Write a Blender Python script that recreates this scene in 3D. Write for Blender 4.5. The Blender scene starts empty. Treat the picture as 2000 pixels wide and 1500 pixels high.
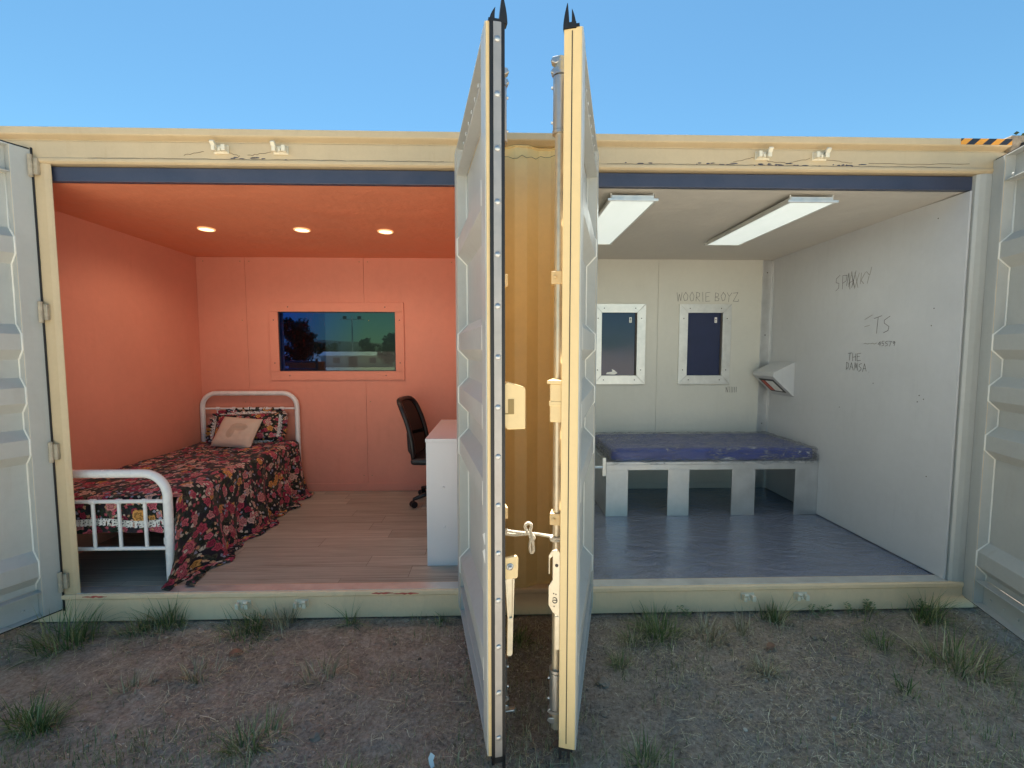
import bpy, bmesh, math, random
from mathutils import Vector, Matrix, noise
R = math.radians
PI = math.pi
scene = bpy.context.scene
random.seed(7)

# ------------------------------------------------------------------ camera, sky, sun, exposure
cam_d = bpy.data.cameras.new("camera")
cam = bpy.data.objects.new("camera", cam_d)
scene.collection.objects.link(cam)
cam.location = (-0.0147, -2.4727, 1.4707)
_pit, _yaw = 0.0717, 0.0276
_F = Vector((math.sin(_yaw)*math.cos(_pit), math.cos(_yaw)*math.cos(_pit), -math.sin(_pit)))
cam.rotation_euler = _F.to_track_quat('-Z', 'Y').to_euler()
cam_d.sensor_width = 36
cam_d.lens = 16.19
cam_d.clip_start = 0.02
cam_d.clip_end = 3000
scene.camera = cam

SUN_EL, SUN_AZ = R(67.5), R(-9)          # the sun stands high behind the container
world = bpy.data.worlds.new("World")
scene.world = world
world.use_nodes = True
wn = world.node_tree
sky = wn.nodes.new("ShaderNodeTexSky")
sky.sky_type = 'NISHITA'
sky.sun_disc = False
sky.sun_elevation = SUN_EL
sky.sun_rotation = SUN_AZ
sky.altitude = 200
sky.air_density = 1.0
sky.dust_density = 0.15
sky.ozone_density = 2.5
_tint = wn.nodes.new("ShaderNodeMix"); _tint.data_type = 'RGBA'; _tint.blend_type = 'MULTIPLY'   # white balance of the sky
_tint.inputs[0].default_value = 1.0; _tint.inputs[7].default_value = (0.68, 1.03, 1.02, 1)
wn.links.new(sky.outputs[0], _tint.inputs[6])
wn.links.new(_tint.outputs[2], wn.nodes["Background"].inputs[0])
wn.nodes["Background"].inputs[1].default_value = 0.056

sun_d = bpy.data.lights.new("sun", 'SUN')
sun_d.energy = 5.0
sun_d.angle = R(0.5)
sun_d.color = (1.0, 0.95, 0.87)
sun = bpy.data.objects.new("sun", sun_d)
scene.collection.objects.link(sun)
_s = Vector((math.sin(SUN_AZ)*math.cos(SUN_EL), math.cos(SUN_AZ)*math.cos(SUN_EL), math.sin(SUN_EL)))
sun.rotation_euler = (-_s).to_track_quat('-Z', 'Y').to_euler()

scene.view_settings.view_transform = 'Standard'
scene.view_settings.look = 'None'
scene.view_settings.exposure = 1.62
scene.view_settings.gamma = 1

# ------------------------------------------------------------------ node helper
class NT:
    def __init__(s, mat):
        s.t = mat.node_tree
        s.n = s.t.nodes
    def link(s, a, b): s.t.links.new(a, b)
    def put(s, sock, v):
        if v is None: return
        if hasattr(v, 'is_output'): s.link(v, sock)
        else:
            if hasattr(sock.default_value, '__len__') and not hasattr(v, '__len__'): v = (v,)*len(sock.default_value)
            if hasattr(v, '__len__') and len(sock.default_value) == 4 and len(v) == 3: v = (*v, 1)
            sock.default_value = v
    def m(s, op, a, b=None, c=None, clamp=False):
        n = s.n.new("ShaderNodeMath"); n.operation = op; n.use_clamp = clamp
        for i, v in enumerate((a, b, c)): s.put(n.inputs[i], v) if v is not None else None
        return n.outputs[0]
    def vm(s, op, a, b=None, scale=None):
        n = s.n.new("ShaderNodeVectorMath"); n.operation = op
        s.put(n.inputs[0], a)
        if b is not None: s.put(n.inputs[1], b)
        if scale is not None: s.put(n.inputs['Scale'], scale)
        return n.outputs['Value'] if op in ('LENGTH', 'DISTANCE', 'DOT_PRODUCT') else n.outputs['Vector']
    def coord(s, kind='Object'):
        return s.n.new("ShaderNodeTexCoord").outputs[kind]
    def noise(s, vec, scale, detail=4, rough=0.55, dist=0.0, dims='3D'):
        n = s.n.new("ShaderNodeTexNoise"); n.noise_dimensions = dims
        s.put(n.inputs['Vector'], vec); n.inputs['Scale'].default_value = scale
        n.inputs['Detail'].default_value = detail; n.inputs['Roughness'].default_value = rough
        n.inputs['Distortion'].default_value = dist
        return n.outputs['Fac']
    def voro(s, vec, scale, feat='F1', dims='3D', rnd=1.0):
        n = s.n.new("ShaderNodeTexVoronoi"); n.feature = feat; n.voronoi_dimensions = dims
        s.put(n.inputs['Vector'], vec); n.inputs['Scale'].default_value = scale
        n.inputs['Randomness'].default_value = rnd
        return n
    def ramp(s, fac, stops, interp='LINEAR'):
        n = s.n.new("ShaderNodeValToRGB"); n.color_ramp.interpolation = interp
        s.put(n.inputs[0], fac)
        el = n.color_ramp.elements
        while len(el) < len(stops): el.new(0.5)
        for e, (p, c) in zip(el, stops):
            e.position = p
            e.color = (*c, 1) if hasattr(c, '__len__') else (c, c, c, 1)
        return n.outputs[0]
    def mix(s, fac, a, b, mode='MIX'):
        n = s.n.new("ShaderNodeMix"); n.data_type = 'RGBA'; n.blend_type = mode
        s.put(n.inputs[0], fac); s.put(n.inputs[6], a); s.put(n.inputs[7], b)
        return n.outputs[2]
    def mapr(s, v, a, b, c, d, kind='LINEAR'):
        n = s.n.new("ShaderNodeMapRange"); n.interpolation_type = kind
        s.put(n.inputs[0], v)
        for i, x in enumerate((a, b, c, d)): n.inputs[i+1].default_value = x
        return n.outputs[0]
    def scale(s, vec, xyz):
        return s.vm('MULTIPLY', vec, xyz)
    def bump(s, h, strength=0.3, dist=0.01):
        n = s.n.new("ShaderNodeBump"); n.inputs['Strength'].default_value = strength
        n.inputs['Distance'].default_value = dist; s.link(h, n.inputs['Height'])
        return n.outputs[0]
    def bsdf(s, **kw):
        b = s.n["Principled BSDF"]
        for k, v in kw.items(): s.put(b.inputs[k.replace('_', ' ')], v)
        return b

def newmat(name):
    m = bpy.data.materials.new(name); m.use_nodes = True
    return m, NT(m)

def paint(name, col, rough=0.45, var=0.10, dirt=0.0, dirtcol=(0.25, 0.16, 0.09), nscale=6, bump=0.05, spec=0.5, fine=0.6):
    m, t = newmat(name)
    co = t.coord()
    n1 = t.noise(co, nscale, 5, 0.6)
    n2 = t.noise(co, nscale*9, 4, 0.6)
    v = t.mapr(t.m('ADD', t.m('MULTIPLY', n1, 0.7), t.m('MULTIPLY', n2, 0.3)), 0.3, 0.7, 1-var, 1+var)
    c = t.mix(1.0, col, t.n.new("ShaderNodeCombineColor").outputs[0], 'MULTIPLY')
    cc = t.n["Combine Color"] if "Combine Color" in t.n else [x for x in t.n if x.bl_idname == "ShaderNodeCombineColor"][0]
    for i in range(3): t.link(v, cc.inputs[i])
    if dirt > 0:
        st = t.noise(t.scale(co, (22, 22, 2.2)), 1.0, 6, 0.65)
        bl = t.noise(co, 3.1, 6, 0.7)
        msk = t.m('MULTIPLY', t.mapr(st, 0.52, 0.75, 0, 1), t.mapr(bl, 0.42, 0.65, 0, dirt))
        c = t.mix(msk, c, dirtcol)
    rr = t.mapr(n1, 0.3, 0.7, max(rough-0.1, 0.05), rough+0.12)
    h = t.m('ADD', t.m('MULTIPLY', n2, fine), n1)
    t.bsdf(Base_Color=c, Roughness=rr, Normal=t.bump(h, bump, 0.02), Specular_IOR_Level=spec)
    return m

def plain(name, col, rough=0.5, metal=0.0, var=0.08, nscale=20, bump=0.0, spec=0.5):
    m, t = newmat(name)
    co = t.coord()
    n1 = t.noise(co, nscale, 4, 0.6)
    c = t.ramp(n1, [(0.25, tuple(x*(1-var) for x in col)), (0.75, tuple(min(1, x*(1+var)) for x in col))])
    t.bsdf(Base_Color=c, Roughness=t.mapr(n1, 0.3, 0.7, max(0.04, rough-0.07), rough+0.07), Metallic=metal, Specular_IOR_Level=spec)
    if bump > 0: t.bsdf(Normal=t.bump(n1, bump, 0.01))
    return m

def emit(name, col, strength, base=(0.8, 0.8, 0.8), mottle=0.0):
    m, t = newmat(name)
    e = col
    if mottle > 0:
        n1 = t.noise(t.scale(t.coord(), (6, 2, 1)), 1.5, 4, 0.6)
        e = t.ramp(n1, [(0.3, tuple(x*(1-mottle) for x in col)), (0.7, col)])
    t.bsdf(Base_Color=base, Roughness=0.4, Emission_Color=e, Emission_Strength=strength)
    return m

M = {}
CREAM = (0.58, 0.45, 0.28)
M['cream'] = paint('cream_paint', CREAM, 0.42, 0.07, 0.35, (0.42, 0.26, 0.11), 5, 0.06)
M['cream_clean'] = paint('cream_paint_fresh', (0.80, 0.59, 0.30), 0.38, 0.05, 0.12, (0.4, 0.28, 0.15), 5, 0.05)
M['door_grey'] = paint('door_inner_paint', (0.47, 0.475, 0.45), 0.42, 0.07, 0.45, (0.36, 0.31, 0.24), 4, 0.06)
M['ochre'] = paint('ochre_panel_paint', (0.88, 0.63, 0.28), 0.45, 0.06, 0.15, (0.45, 0.25, 0.08), 5, 0.05)
M['bead'] = paint('sealant_bead', (0.80, 0.79, 0.73), 0.5, 0.04)
M['cream_pale'] = paint('chalky_cream_paint', (0.80, 0.72, 0.56), 0.6, 0.08, 0.4, (0.5, 0.4, 0.25), 30, 0.1)
M['cream_sill'] = paint('lifted_cream_paint', (0.86, 0.635, 0.40), 0.5, 0.07, 0.3, (0.45, 0.33, 0.2), 6, 0.08)  # cream lightened and warmed to offset the dim bluish light on the rail
M['navy'] = paint('navy_paint', (0.045, 0.055, 0.095), 0.4, 0.15, 0.0, nscale=8)
M['salmon'] = paint('salmon_wall_paint', (0.725, 0.285, 0.200), 0.62, 0.055, 0.22, (0.52, 0.17, 0.10), 2.2, 0.14, 0.25)
M['salmon_ceiling'] = paint('salmon_ceiling_paint', (0.76, 0.27, 0.150), 0.55, 0.075, 0.0, nscale=2.4, bump=1.0, spec=0.4, fine=0.05)
M['greywall'] = paint('off_white_wall_paint', (0.66, 0.64, 0.57), 0.55, 0.04, 0.15, (0.42, 0.40, 0.36), 2.5, 0.08, 0.3)
M['greywall_cool'] = paint('pale_grey_wall_paint', (0.56, 0.56, 0.565), 0.5, 0.05, 0.35, (0.42, 0.42, 0.42), 2.5, 0.08, 0.35)
M['greyceil'] = paint('off_white_ceiling_paint', (0.60, 0.56, 0.50), 0.6, 0.05, 0.15, (0.40, 0.35, 0.30), 2.2, 0.8, 0.3, fine=0.05)
M['rubber'] = plain('black_rubber', (0.012, 0.012, 0.014), 0.5, 0, 0.2)
M['steel'] = plain('galvanised_steel', (0.52, 0.53, 0.54), 0.40, 0.85, 0.10, 12, 0.0)
M['strip'] = plain('retainer_strip_steel', (0.42, 0.39, 0.37), 0.48, 0.55, 0.14, 14, 0.03)
M['rod'] = plain('zinc_rod', (0.62, 0.56, 0.44), 0.36, 0.6, 0.15, 25, 0.04)
M['alu'] = plain('brushed_aluminium', (0.62, 0.62, 0.62), 0.46, 0.85, 0.12, 9, 0.04)
M['alu_frame'] = plain('mill_aluminium_frame', (0.74, 0.74, 0.71), 0.42, 0.7, 0.12, 14, 0.05)
M['hinge'] = plain('worn_hinge_paint', (0.42, 0.36, 0.27), 0.6, 0.0, 0.3, 30, 0.2)
M['whitepaint'] = plain('white_powder_coat', (0.78, 0.77, 0.76), 0.28, 0, 0.03, 10)
M['whiteboard'] = plain('white_laminate', (0.74, 0.71, 0.72), 0.35, 0, 0.02, 5)
M['blackplastic'] = plain('black_plastic', (0.015, 0.015, 0.017), 0.42, 0, 0.2)
M['ink'] = plain('black_marker_ink', (0.11, 0.10, 0.09), 0.7, 0, 0.9, 26)
M['ink_faint'] = plain('rubbed_marker_ink', (0.30, 0.28, 0.25), 0.7)
M['crack'] = plain('paint_crack', (0.16, 0.11, 0.07), 0.8)
M['chip'] = plain('bare_chip', (0.05, 0.05, 0.08), 0.7)
M['rope'] = plain('white_rope_fibre', (0.78, 0.72, 0.60), 0.8, 0, 0.15, 120, 0.4)
M['paper'] = plain('white_paper', (0.85, 0.84, 0.80), 0.7)
M['redpaint'] = plain('red_paint_smear', (0.55, 0.10, 0.07), 0.6, 0, 0.3, 40)
M['rust'] = plain('rusty_grey_paint', (0.32, 0.25, 0.18), 0.7, 0, 0.5, 40, 0.3)
M['orange'] = plain('orange_plastic', (0.75, 0.14, 0.03), 0.5)
M['shed'] = plain('white_shed_cladding', (0.72, 0.71, 0.68), 0.6)
M['fence'] = plain('dark_fence_steel', (0.06, 0.05, 0.045), 0.6)
M['bark'] = plain('tree_bark', (0.10, 0.075, 0.05), 0.9, 0, 0.3, 15, 0.5)
M['black_int'] = plain('dark_void', (0.02, 0.02, 0.02), 0.9)
M['slot'] = plain('shadowy_slot_paint', (0.30, 0.20, 0.07), 0.6)
M['foam'] = plain('mattress_ticking', (0.20, 0.17, 0.16), 0.85)

def mat_hazard():
    m, t = newmat('hazard_stripes')
    sx = t.n.new("ShaderNodeSeparateXYZ"); t.link(t.coord(), sx.inputs[0])
    d = t.m('SUBTRACT', sx.outputs[0], t.m('MULTIPLY', sx.outputs[2], 1.15))
    f = t.m('FRACT', t.m('MULTIPLY', d, 11.2))
    c = t.ramp(f, [(0.0, (0.83, 0.34, 0.03)), (0.5, (0.02, 0.02, 0.03))], 'CONSTANT')
    t.bsdf(Base_Color=c, Roughness=0.4)
    return m
M['hazard'] = mat_hazard()

def mat_wood():
    m, t = newmat('laminate_planks')
    co = t.coord()
    sx = t.n.new("ShaderNodeSeparateXYZ"); t.link(co, sx.inputs[0])
    row = t.m('FLOOR', t.m('DIVIDE', sx.outputs[1], 0.145))
    wn_ = t.n.new("ShaderNodeTexWhiteNoise"); wn_.noise_dimensions = '1D'; t.link(row, wn_.inputs['W'])
    xo = t.m('ADD', sx.outputs[0], t.m('MULTIPLY', wn_.outputs[0], 3.7))
    col_ = t.m('FLOOR', t.m('DIVIDE', xo, 1.22))
    wn2 = t.n.new("ShaderNodeTexWhiteNoise"); wn2.noise_dimensions = '2D'
    cx = t.n.new("ShaderNodeCombineXYZ"); t.link(row, cx.inputs[0]); t.link(col_, cx.inputs[1])
    t.link(cx.outputs[0], wn2.inputs['Vector'])
    off = t.vm('SCALE', wn2.outputs['Color'], scale=7.0)
    gco = t.vm('ADD', co, off)
    g1 = t.noise(t.scale(gco, (1.6, 42, 1)), 1.0, 6, 0.65, 0.6)
    g2 = t.noise(t.scale(gco, (5, 160, 1)), 1.0, 4, 0.6)
    g = t.m('ADD', t.m('MULTIPLY', g1, 0.7), t.m('MULTIPLY', g2, 0.3))
    c = t.ramp(g, [(0.30, (0.22, 0.190, 0.145)), (0.46, (0.40, 0.360, 0.285)), (0.58, (0.50, 0.455, 0.370)), (0.75, (0.64, 0.595, 0.50))])
    tone = t.mapr(wn2.outputs['Value'], 0, 1, 0.86, 1.10)
    cc = t.n.new("ShaderNodeCombineColor")
    for i in range(3): t.link(tone, cc.inputs[i])
    c = t.mix(1.0, c, cc.outputs[0], 'MULTIPLY')
    fy = t.m('FRACT', t.m('DIVIDE', sx.outputs[1], 0.145))
    fx = t.m('FRACT', t.m('DIVIDE', xo, 1.22))
    seam = t.m('MAXIMUM', t.m('GREATER_THAN', fy, 0.978), t.m('GREATER_THAN', fx, 0.9975))
    c = t.mix(t.m('MULTIPLY', seam, 0.7), c, (0.07, 0.045, 0.03))
    dust = t.mapr(t.noise(co, 2.4, 6, 0.7), 0.45, 0.75, 0, 0.35)
    c = t.mix(dust, c, (0.42, 0.34, 0.27))
    t.bsdf(Base_Color=c, Roughness=t.mapr(g1, 0.3, 0.7, 0.32, 0.5), Normal=t.bump(g, 0.06, 0.01), Specular_IOR_Level=0.4)
    return m
M['wood'] = mat_wood()

def mat_vinyl():
    m, t = newmat('blue_grey_vinyl')
    co = t.coord()
    sp = t.noise(co, 190, 3, 0.8)
    c = t.ramp(sp, [(0.36, (0.070, 0.082, 0.145)), (0.5, (0.155, 0.180, 0.275)), (0.66, (0.46, 0.50, 0.60))])
    big = t.noise(co, 2.2, 5, 0.65)
    c = t.mix(t.mapr(big, 0.4, 0.7, 0, 0.35), c, (0.16, 0.175, 0.23))
    w1 = t.noise(t.scale(co, (4.5, 9.0, 1)), 1.0, 5, 0.6, 2.2)
    ridge = t.m('ABSOLUTE', t.m('SUBTRACT', w1, 0.5))
    ridge = t.mapr(ridge, 0.0, 0.022, 1.0, 0.0)
    ridge = t.m('MULTIPLY', ridge, t.mapr(t.noise(co, 3.3, 3), 0.45, 0.62, 0, 1))
    dirt = t.mapr(t.noise(t.scale(co, (9, 16, 1)), 1, 6, 0.75, 1.2), 0.60, 0.72, 0, 0.5)
    c = t.mix(dirt, c, (0.40, 0.43, 0.49))
    c = t.mix(t.m('MULTIPLY', ridge, 0.45), c, (0.55, 0.58, 0.64))     # crinkle highlights painted pale along the ridges
    edge = t.mapr(t.noise(co, 5.5, 6, 0.75), 0.60, 0.72, 0, 0.5)
    c = t.mix(edge, c, (0.075, 0.08, 0.10))
    h = t.m('ADD', t.m('MULTIPLY', ridge, 0.35), t.m('ADD', t.m('MULTIPLY', w1, 1.6), t.m('MULTIPLY', sp, 0.02)))
    t.bsdf(Base_Color=c, Roughness=t.mapr(big, 0.35, 0.65, 0.10, 0.22), Normal=t.bump(h, 0.75, 0.035), Specular_IOR_Level=0.9,
           Coat_Weight=1.0, Coat_Roughness=0.06, Coat_IOR=1.6, Coat_Normal=t.bump(w1, 0.35, 0.02))
    return m
M['vinyl'] = mat_vinyl()

def mat_ground():
    m, t = newmat('bare_soil')
    co = t.coord()
    big = t.noise(co, 0.9, 6, 0.6)
    mid = t.noise(co, 7, 7, 0.68)
    fin = t.noise(co, 60, 6, 0.75)
    c = t.ramp(mid, [(0.30, (0.16, 0.122, 0.092)), (0.48, (0.43, 0.325, 0.238)), (0.68, (0.60, 0.48, 0.37))])
    c = t.mix(t.mapr(big, 0.4, 0.62, 0, 0.5), c, (0.42, 0.305, 0.230))
    gp = t.noise(co, 1.7, 6, 0.7)
    c = t.mix(t.mapr(gp, 0.50, 0.62, 0, 0.75), c, (0.20, 0.178, 0.160))
    c = t.mix(t.mapr(fin, 0.38, 0.62, 0.0, 1.0), t.mix(0.42, c, (0.06, 0.046, 0.036)), t.mix(0.30, c, (0.66, 0.56, 0.46)))
    pb = t.voro(co, 95, 'F1')
    peb = t.m('MULTIPLY', t.mapr(pb.outputs['Distance'], 0.0, 0.32, 1, 0), t.mapr(big, 0.42, 0.6, 0.1, 0.9))
    pcol = t.ramp(pb.outputs['Color'], [(0.3, (0.17, 0.145, 0.125)), (0.7, (0.52, 0.45, 0.38))])
    c = t.mix(t.m('MULTIPLY', t.m('GREATER_THAN', peb, 0.35), 0.8), c, pcol)
    # pale gravel further off, added out of view in front to bounce sun back
    sx = t.n.new("ShaderNodeSeparateXYZ"); t.link(co, sx.inputs[0])
    nn = t.m('MULTIPLY', t.m('SUBTRACT', mid, 0.5), 0.35)
    fr = t.mapr(t.m('ADD', sx.outputs[1], nn), -1.32, -1.02, 1, 0)
    bk = t.mapr(sx.outputs[1], 6, 14, 0, 1)
    far = t.m('MAXIMUM', fr, bk)
    straw = t.ramp(t.noise(co, 3, 6, 0.7), [(0.3, (0.50, 0.44, 0.35)), (0.7, (0.64, 0.575, 0.47))])
    c = t.mix(far, c, straw)
    h = t.m('ADD', t.m('ADD', mid, t.m('MULTIPLY', fin, 0.35)), t.m('MULTIPLY', peb, 0.35))
    t.bsdf(Base_Color=c, Roughness=0.95, Normal=t.bump(h, 0.9, 0.03), Specular_IOR_Level=0.15)
    return m
M['soil'] = mat_ground()

def mat_floral():
    m, t = newmat('floral_fabric')
    uv = t.coord('UV')
    wob = t.n.new("ShaderNodeTexNoise"); wob.inputs['Scale'].default_value = 30; t.link(uv, wob.inputs['Vector'])
    uvw = t.vm('ADD', uv, t.vm('SCALE', t.vm('SUBTRACT', wob.outputs['Color'], (0.5, 0.5, 0.5)), scale=0.022))
    base = t.mix(t.noise(uv, 55, 3), (0.010, 0.009, 0.016), (0.026, 0.022, 0.030))
    def layer(c, scale, off, r0, petals, pal, leaf=False, ring=26.0, cover=1.0):
        p = t.vm('ADD', t.vm('SCALE', uvw, scale=scale), (off, off*0.7, 0))
        v = t.voro(p, 1.0, 'F1', '2D', 0.85)
        d = t.vm('SUBTRACT', p, v.outputs['Position'])
        s = t.n.new("ShaderNodeSeparateXYZ"); t.link(d, s.inputs[0])
        rc = t.n.new("ShaderNodeSeparateColor"); t.link(v.outputs['Color'], rc.inputs[0])
        ang = t.m('ADD', t.m('ARCTAN2', s.outputs[1], s.outputs[0]), t.m('MULTIPLY', rc.outputs[0], 6.28))
        rad = t.m('SQRT', t.m('ADD', t.m('MULTIPLY', s.outputs[0], s.outputs[0]), t.m('MULTIPLY', s.outputs[1], s.outputs[1])))
        cosn = t.m('COSINE', t.m('MULTIPLY', ang, petals))
        if leaf: lobe = t.m('ABSOLUTE', cosn)
        else: lobe = t.m('ADD', 0.88, t.m('MULTIPLY', cosn, 0.12))
        size = t.m('ADD', 0.62, t.m('MULTIPLY', rc.outputs[1], 0.45))
        edge = t.m('MULTIPLY', t.m('MULTIPLY', lobe, size), r0)
        q = t.m('DIVIDE', rad, t.m('MAXIMUM', edge, 0.001))
        mask = t.mapr(q, 0.90, 1.0, 1, 0)
        if cover < 1: mask = t.m('MULTIPLY', mask, t.m('LESS_THAN', rc.outputs[2], cover))
        col = t.ramp(rc.outputs[2] if cover == 1 else rc.outputs[0], pal, 'CONSTANT')
        band = t.m('SINE', t.m('ADD', t.m('MULTIPLY', q, ring*0.35), t.m('MULTIPLY', t.m('SINE', t.m('MULTIPLY', ang, petals+1)), 1.3)))
        sh = t.mapr(t.m('ADD', band, t.m('MULTIPLY', q, 0.9)), -1.0, 1.6, 0.22, 1.0)
        cc = t.n.new("ShaderNodeCombineColor")
        for i in range(3): t.link(sh, cc.inputs[i])
        col = t.mix(1.0, col, cc.outputs[0], 'MULTIPLY')
        return t.mix(mask, c, col)
    green = [(0.0, (0.022, 0.036, 0.022)), (0.35, (0.065, 0.070, 0.048)), (0.65, (0.028, 0.040, 0.042)), (0.85, (0.12, 0.105, 0.07))]
    pinks = [(0.0, (0.50, 0.07, 0.12)), (0.22, (0.66, 0.25, 0.25)), (0.42, (0.76, 0.50, 0.42)), (0.58, (0.36, 0.035, 0.08)),
             (0.74, (0.74, 0.36, 0.10)), (0.88, (0.66, 0.15, 0.20))]
    smalls = [(0.0, (0.78, 0.70, 0.58)), (0.3, (0.36, 0.38, 0.52)), (0.5, (0.62, 0.12, 0.16)), (0.75, (0.75, 0.42, 0.25))]
    c = layer(base, 17, 3.1, 0.66, 1, green, True)
    c = layer(c, 13, 9.3, 0.70, 1.5, green, True)
    c = layer(c, 27, 5.7, 0.36, 4, smalls, False, 18, 0.62)
    c = layer(c, 13.5, 1.9, 0.44, 5, pinks, False, 30, 0.80)
    c = layer(c, 9.5, 7.7, 0.40, 6, pinks, False, 34, 0.60)
    c = layer(c, 30, 2.2, 0.33, 3, smalls, False, 12, 0.35)
    wv = t.noise(uv, 500, 2)
    t.bsdf(Base_Color=c, Roughness=0.85, Normal=t.bump(wv, 0.12, 0.002), Specular_IOR_Level=0.2, Sheen_Weight=0.1)
    return m
M['floral'] = mat_floral()

def mat_lace():
    m, t = newmat('white_lace')
    uv = t.coord('UV')
    v = t.voro(uv, 70, 'DISTANCE_TO_EDGE', '2D')
    c = t.mix(t.m('GREATER_THAN', v.outputs['Distance'], 0.30), (0.74, 0.72, 0.68), (0.10, 0.09, 0.10))
    t.bsdf(Base_Color=c, Roughness=0.9)
    return m
M['lace'] = mat_lace()

def mat_cushion():
    m, t = newmat('cream_cushion_linen')
    uv = t.coord('UV')
    s = t.n.new("ShaderNodeSeparateXYZ"); t.link(t.vm('ADD', uv, t.vm('SCALE', t.vm('SUBTRACT', t.coord('UV'), uv), scale=0)), s.inputs[0])
    n = t.noise(uv, 9, 4, 0.6)
    dx = t.m('SUBTRACT', s.outputs[0], 0.58); dy = t.m('SUBTRACT', s.outputs[1], 0.62)
    d1 = t.m('SQRT', t.m('ADD', t.m('MULTIPLY', t.m('MULTIPLY', dx, dx), 1.0), t.m('MULTIPLY', t.m('MULTIPLY', dy, dy), 2.6)))
    ex = t.m('SUBTRACT', s.outputs[0], 0.42); ey = t.m('SUBTRACT', s.outputs[1], 0.42)
    d2 = t.m('SQRT', t.m('ADD', t.m('MULTIPLY', t.m('MULTIPLY', ex, ex), 3.2), t.m('MULTIPLY', t.m('MULTIPLY', ey, ey), 1.0)))
    d = t.m('MINIMUM', d1, t.m('ADD', d2, 0.03))
    msk = t.mapr(t.m('ADD', d, t.m('MULTIPLY', t.m('SUBTRACT', n, 0.5), 0.10)), 0.19, 0.22, 1, 0)
    c = t.mix(t.m('MULTIPLY', msk, 0.75), (0.66, 0.54, 0.43), (0.50, 0.38, 0.285))
    t.bsdf(Base_Color=c, Roughness=0.9, Normal=t.bump(t.noise(uv, 300, 2), 0.15, 0.002), Specular_IOR_Level=0.2)
    return m
M['cushion'] = mat_cushion()

def mat_plastic_film():
    m, t = newmat('clear_plastic_film')
    co = t.coord()
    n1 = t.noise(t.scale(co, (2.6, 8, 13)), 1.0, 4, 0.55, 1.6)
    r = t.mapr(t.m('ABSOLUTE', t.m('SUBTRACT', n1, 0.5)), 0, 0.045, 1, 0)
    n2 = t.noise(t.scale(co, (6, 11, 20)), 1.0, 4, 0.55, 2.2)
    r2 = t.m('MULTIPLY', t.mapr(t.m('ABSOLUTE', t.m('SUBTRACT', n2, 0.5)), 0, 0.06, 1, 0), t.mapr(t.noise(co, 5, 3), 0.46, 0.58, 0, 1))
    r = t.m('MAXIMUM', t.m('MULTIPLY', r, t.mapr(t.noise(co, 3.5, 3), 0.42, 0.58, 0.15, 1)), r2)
    nb = t.bump(t.m('ADD', t.m('MULTIPLY', r, 0.6), n1), 0.9, 0.03)
    gl = t.n.new("ShaderNodeBsdfGlossy"); gl.inputs['Roughness'].default_value = 0.14; t.link(nb, gl.inputs['Normal'])
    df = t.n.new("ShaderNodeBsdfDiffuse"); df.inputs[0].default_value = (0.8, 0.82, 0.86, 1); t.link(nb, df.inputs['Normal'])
    tr = t.n.new("ShaderNodeBsdfTransparent"); tr.inputs[0].default_value = (0.985, 0.985, 0.99, 1)
    lw = t.n.new("ShaderNodeLayerWeight"); lw.inputs['Blend'].default_value = 0.5; t.link(nb, lw.inputs['Normal'])
    a = t.n.new("ShaderNodeMixShader"); t.link(t.m('ADD', 0.025, t.m('MULTIPLY', t.m('MULTIPLY', r, r), 0.65)), a.inputs[0]); t.link(tr.outputs[0], a.inputs[1]); t.link(df.outputs[0], a.inputs[2])  # crease highlights and a faint haze painted in as white diffuse
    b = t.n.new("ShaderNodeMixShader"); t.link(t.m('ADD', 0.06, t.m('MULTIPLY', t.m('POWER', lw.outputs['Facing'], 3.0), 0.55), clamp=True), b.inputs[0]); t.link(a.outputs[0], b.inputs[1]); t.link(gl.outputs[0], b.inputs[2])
    t.link(b.outputs[0], t.n["Material Output"].inputs[0])
    return m
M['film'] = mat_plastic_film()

def mat_tinted():
    m, t = newmat('tinted_glass')
    s = t.n.new("ShaderNodeSeparateXYZ"); t.link(t.coord(), s.inputs[0])
    f = t.mapr(s.outputs[0], -1.95, -1.25, 0, 1)
    col = t.mix(f, (0.10, 0.17, 0.36), (0.19, 0.24, 0.20))
    tr = t.n.new("ShaderNodeBsdfTransparent"); t.link(col, tr.inputs[0])
    gl = t.n.new("ShaderNodeBsdfGlossy"); gl.inputs['Roughness'].default_value = 0.01
    fr = t.n.new("ShaderNodeFresnel"); fr.inputs['IOR'].default_value = 1.35
    b = t.n.new("ShaderNodeMixShader"); t.link(fr.outputs[0], b.inputs[0]); t.link(tr.outputs[0], b.inputs[1]); t.link(gl.outputs[0], b.inputs[2])
    t.link(b.outputs[0], t.n["Material Output"].inputs[0])
    return m
M['tinted'] = mat_tinted()
M['navyglass'] = plain('navy_filmed_glass', (0.022, 0.032, 0.085), 0.06, 0, 0.1, 4)
M['navy_vinyl'] = plain('navy_mattress_vinyl', (0.018, 0.042, 0.25), 0.4, 0, 0.1, 8)

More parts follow.
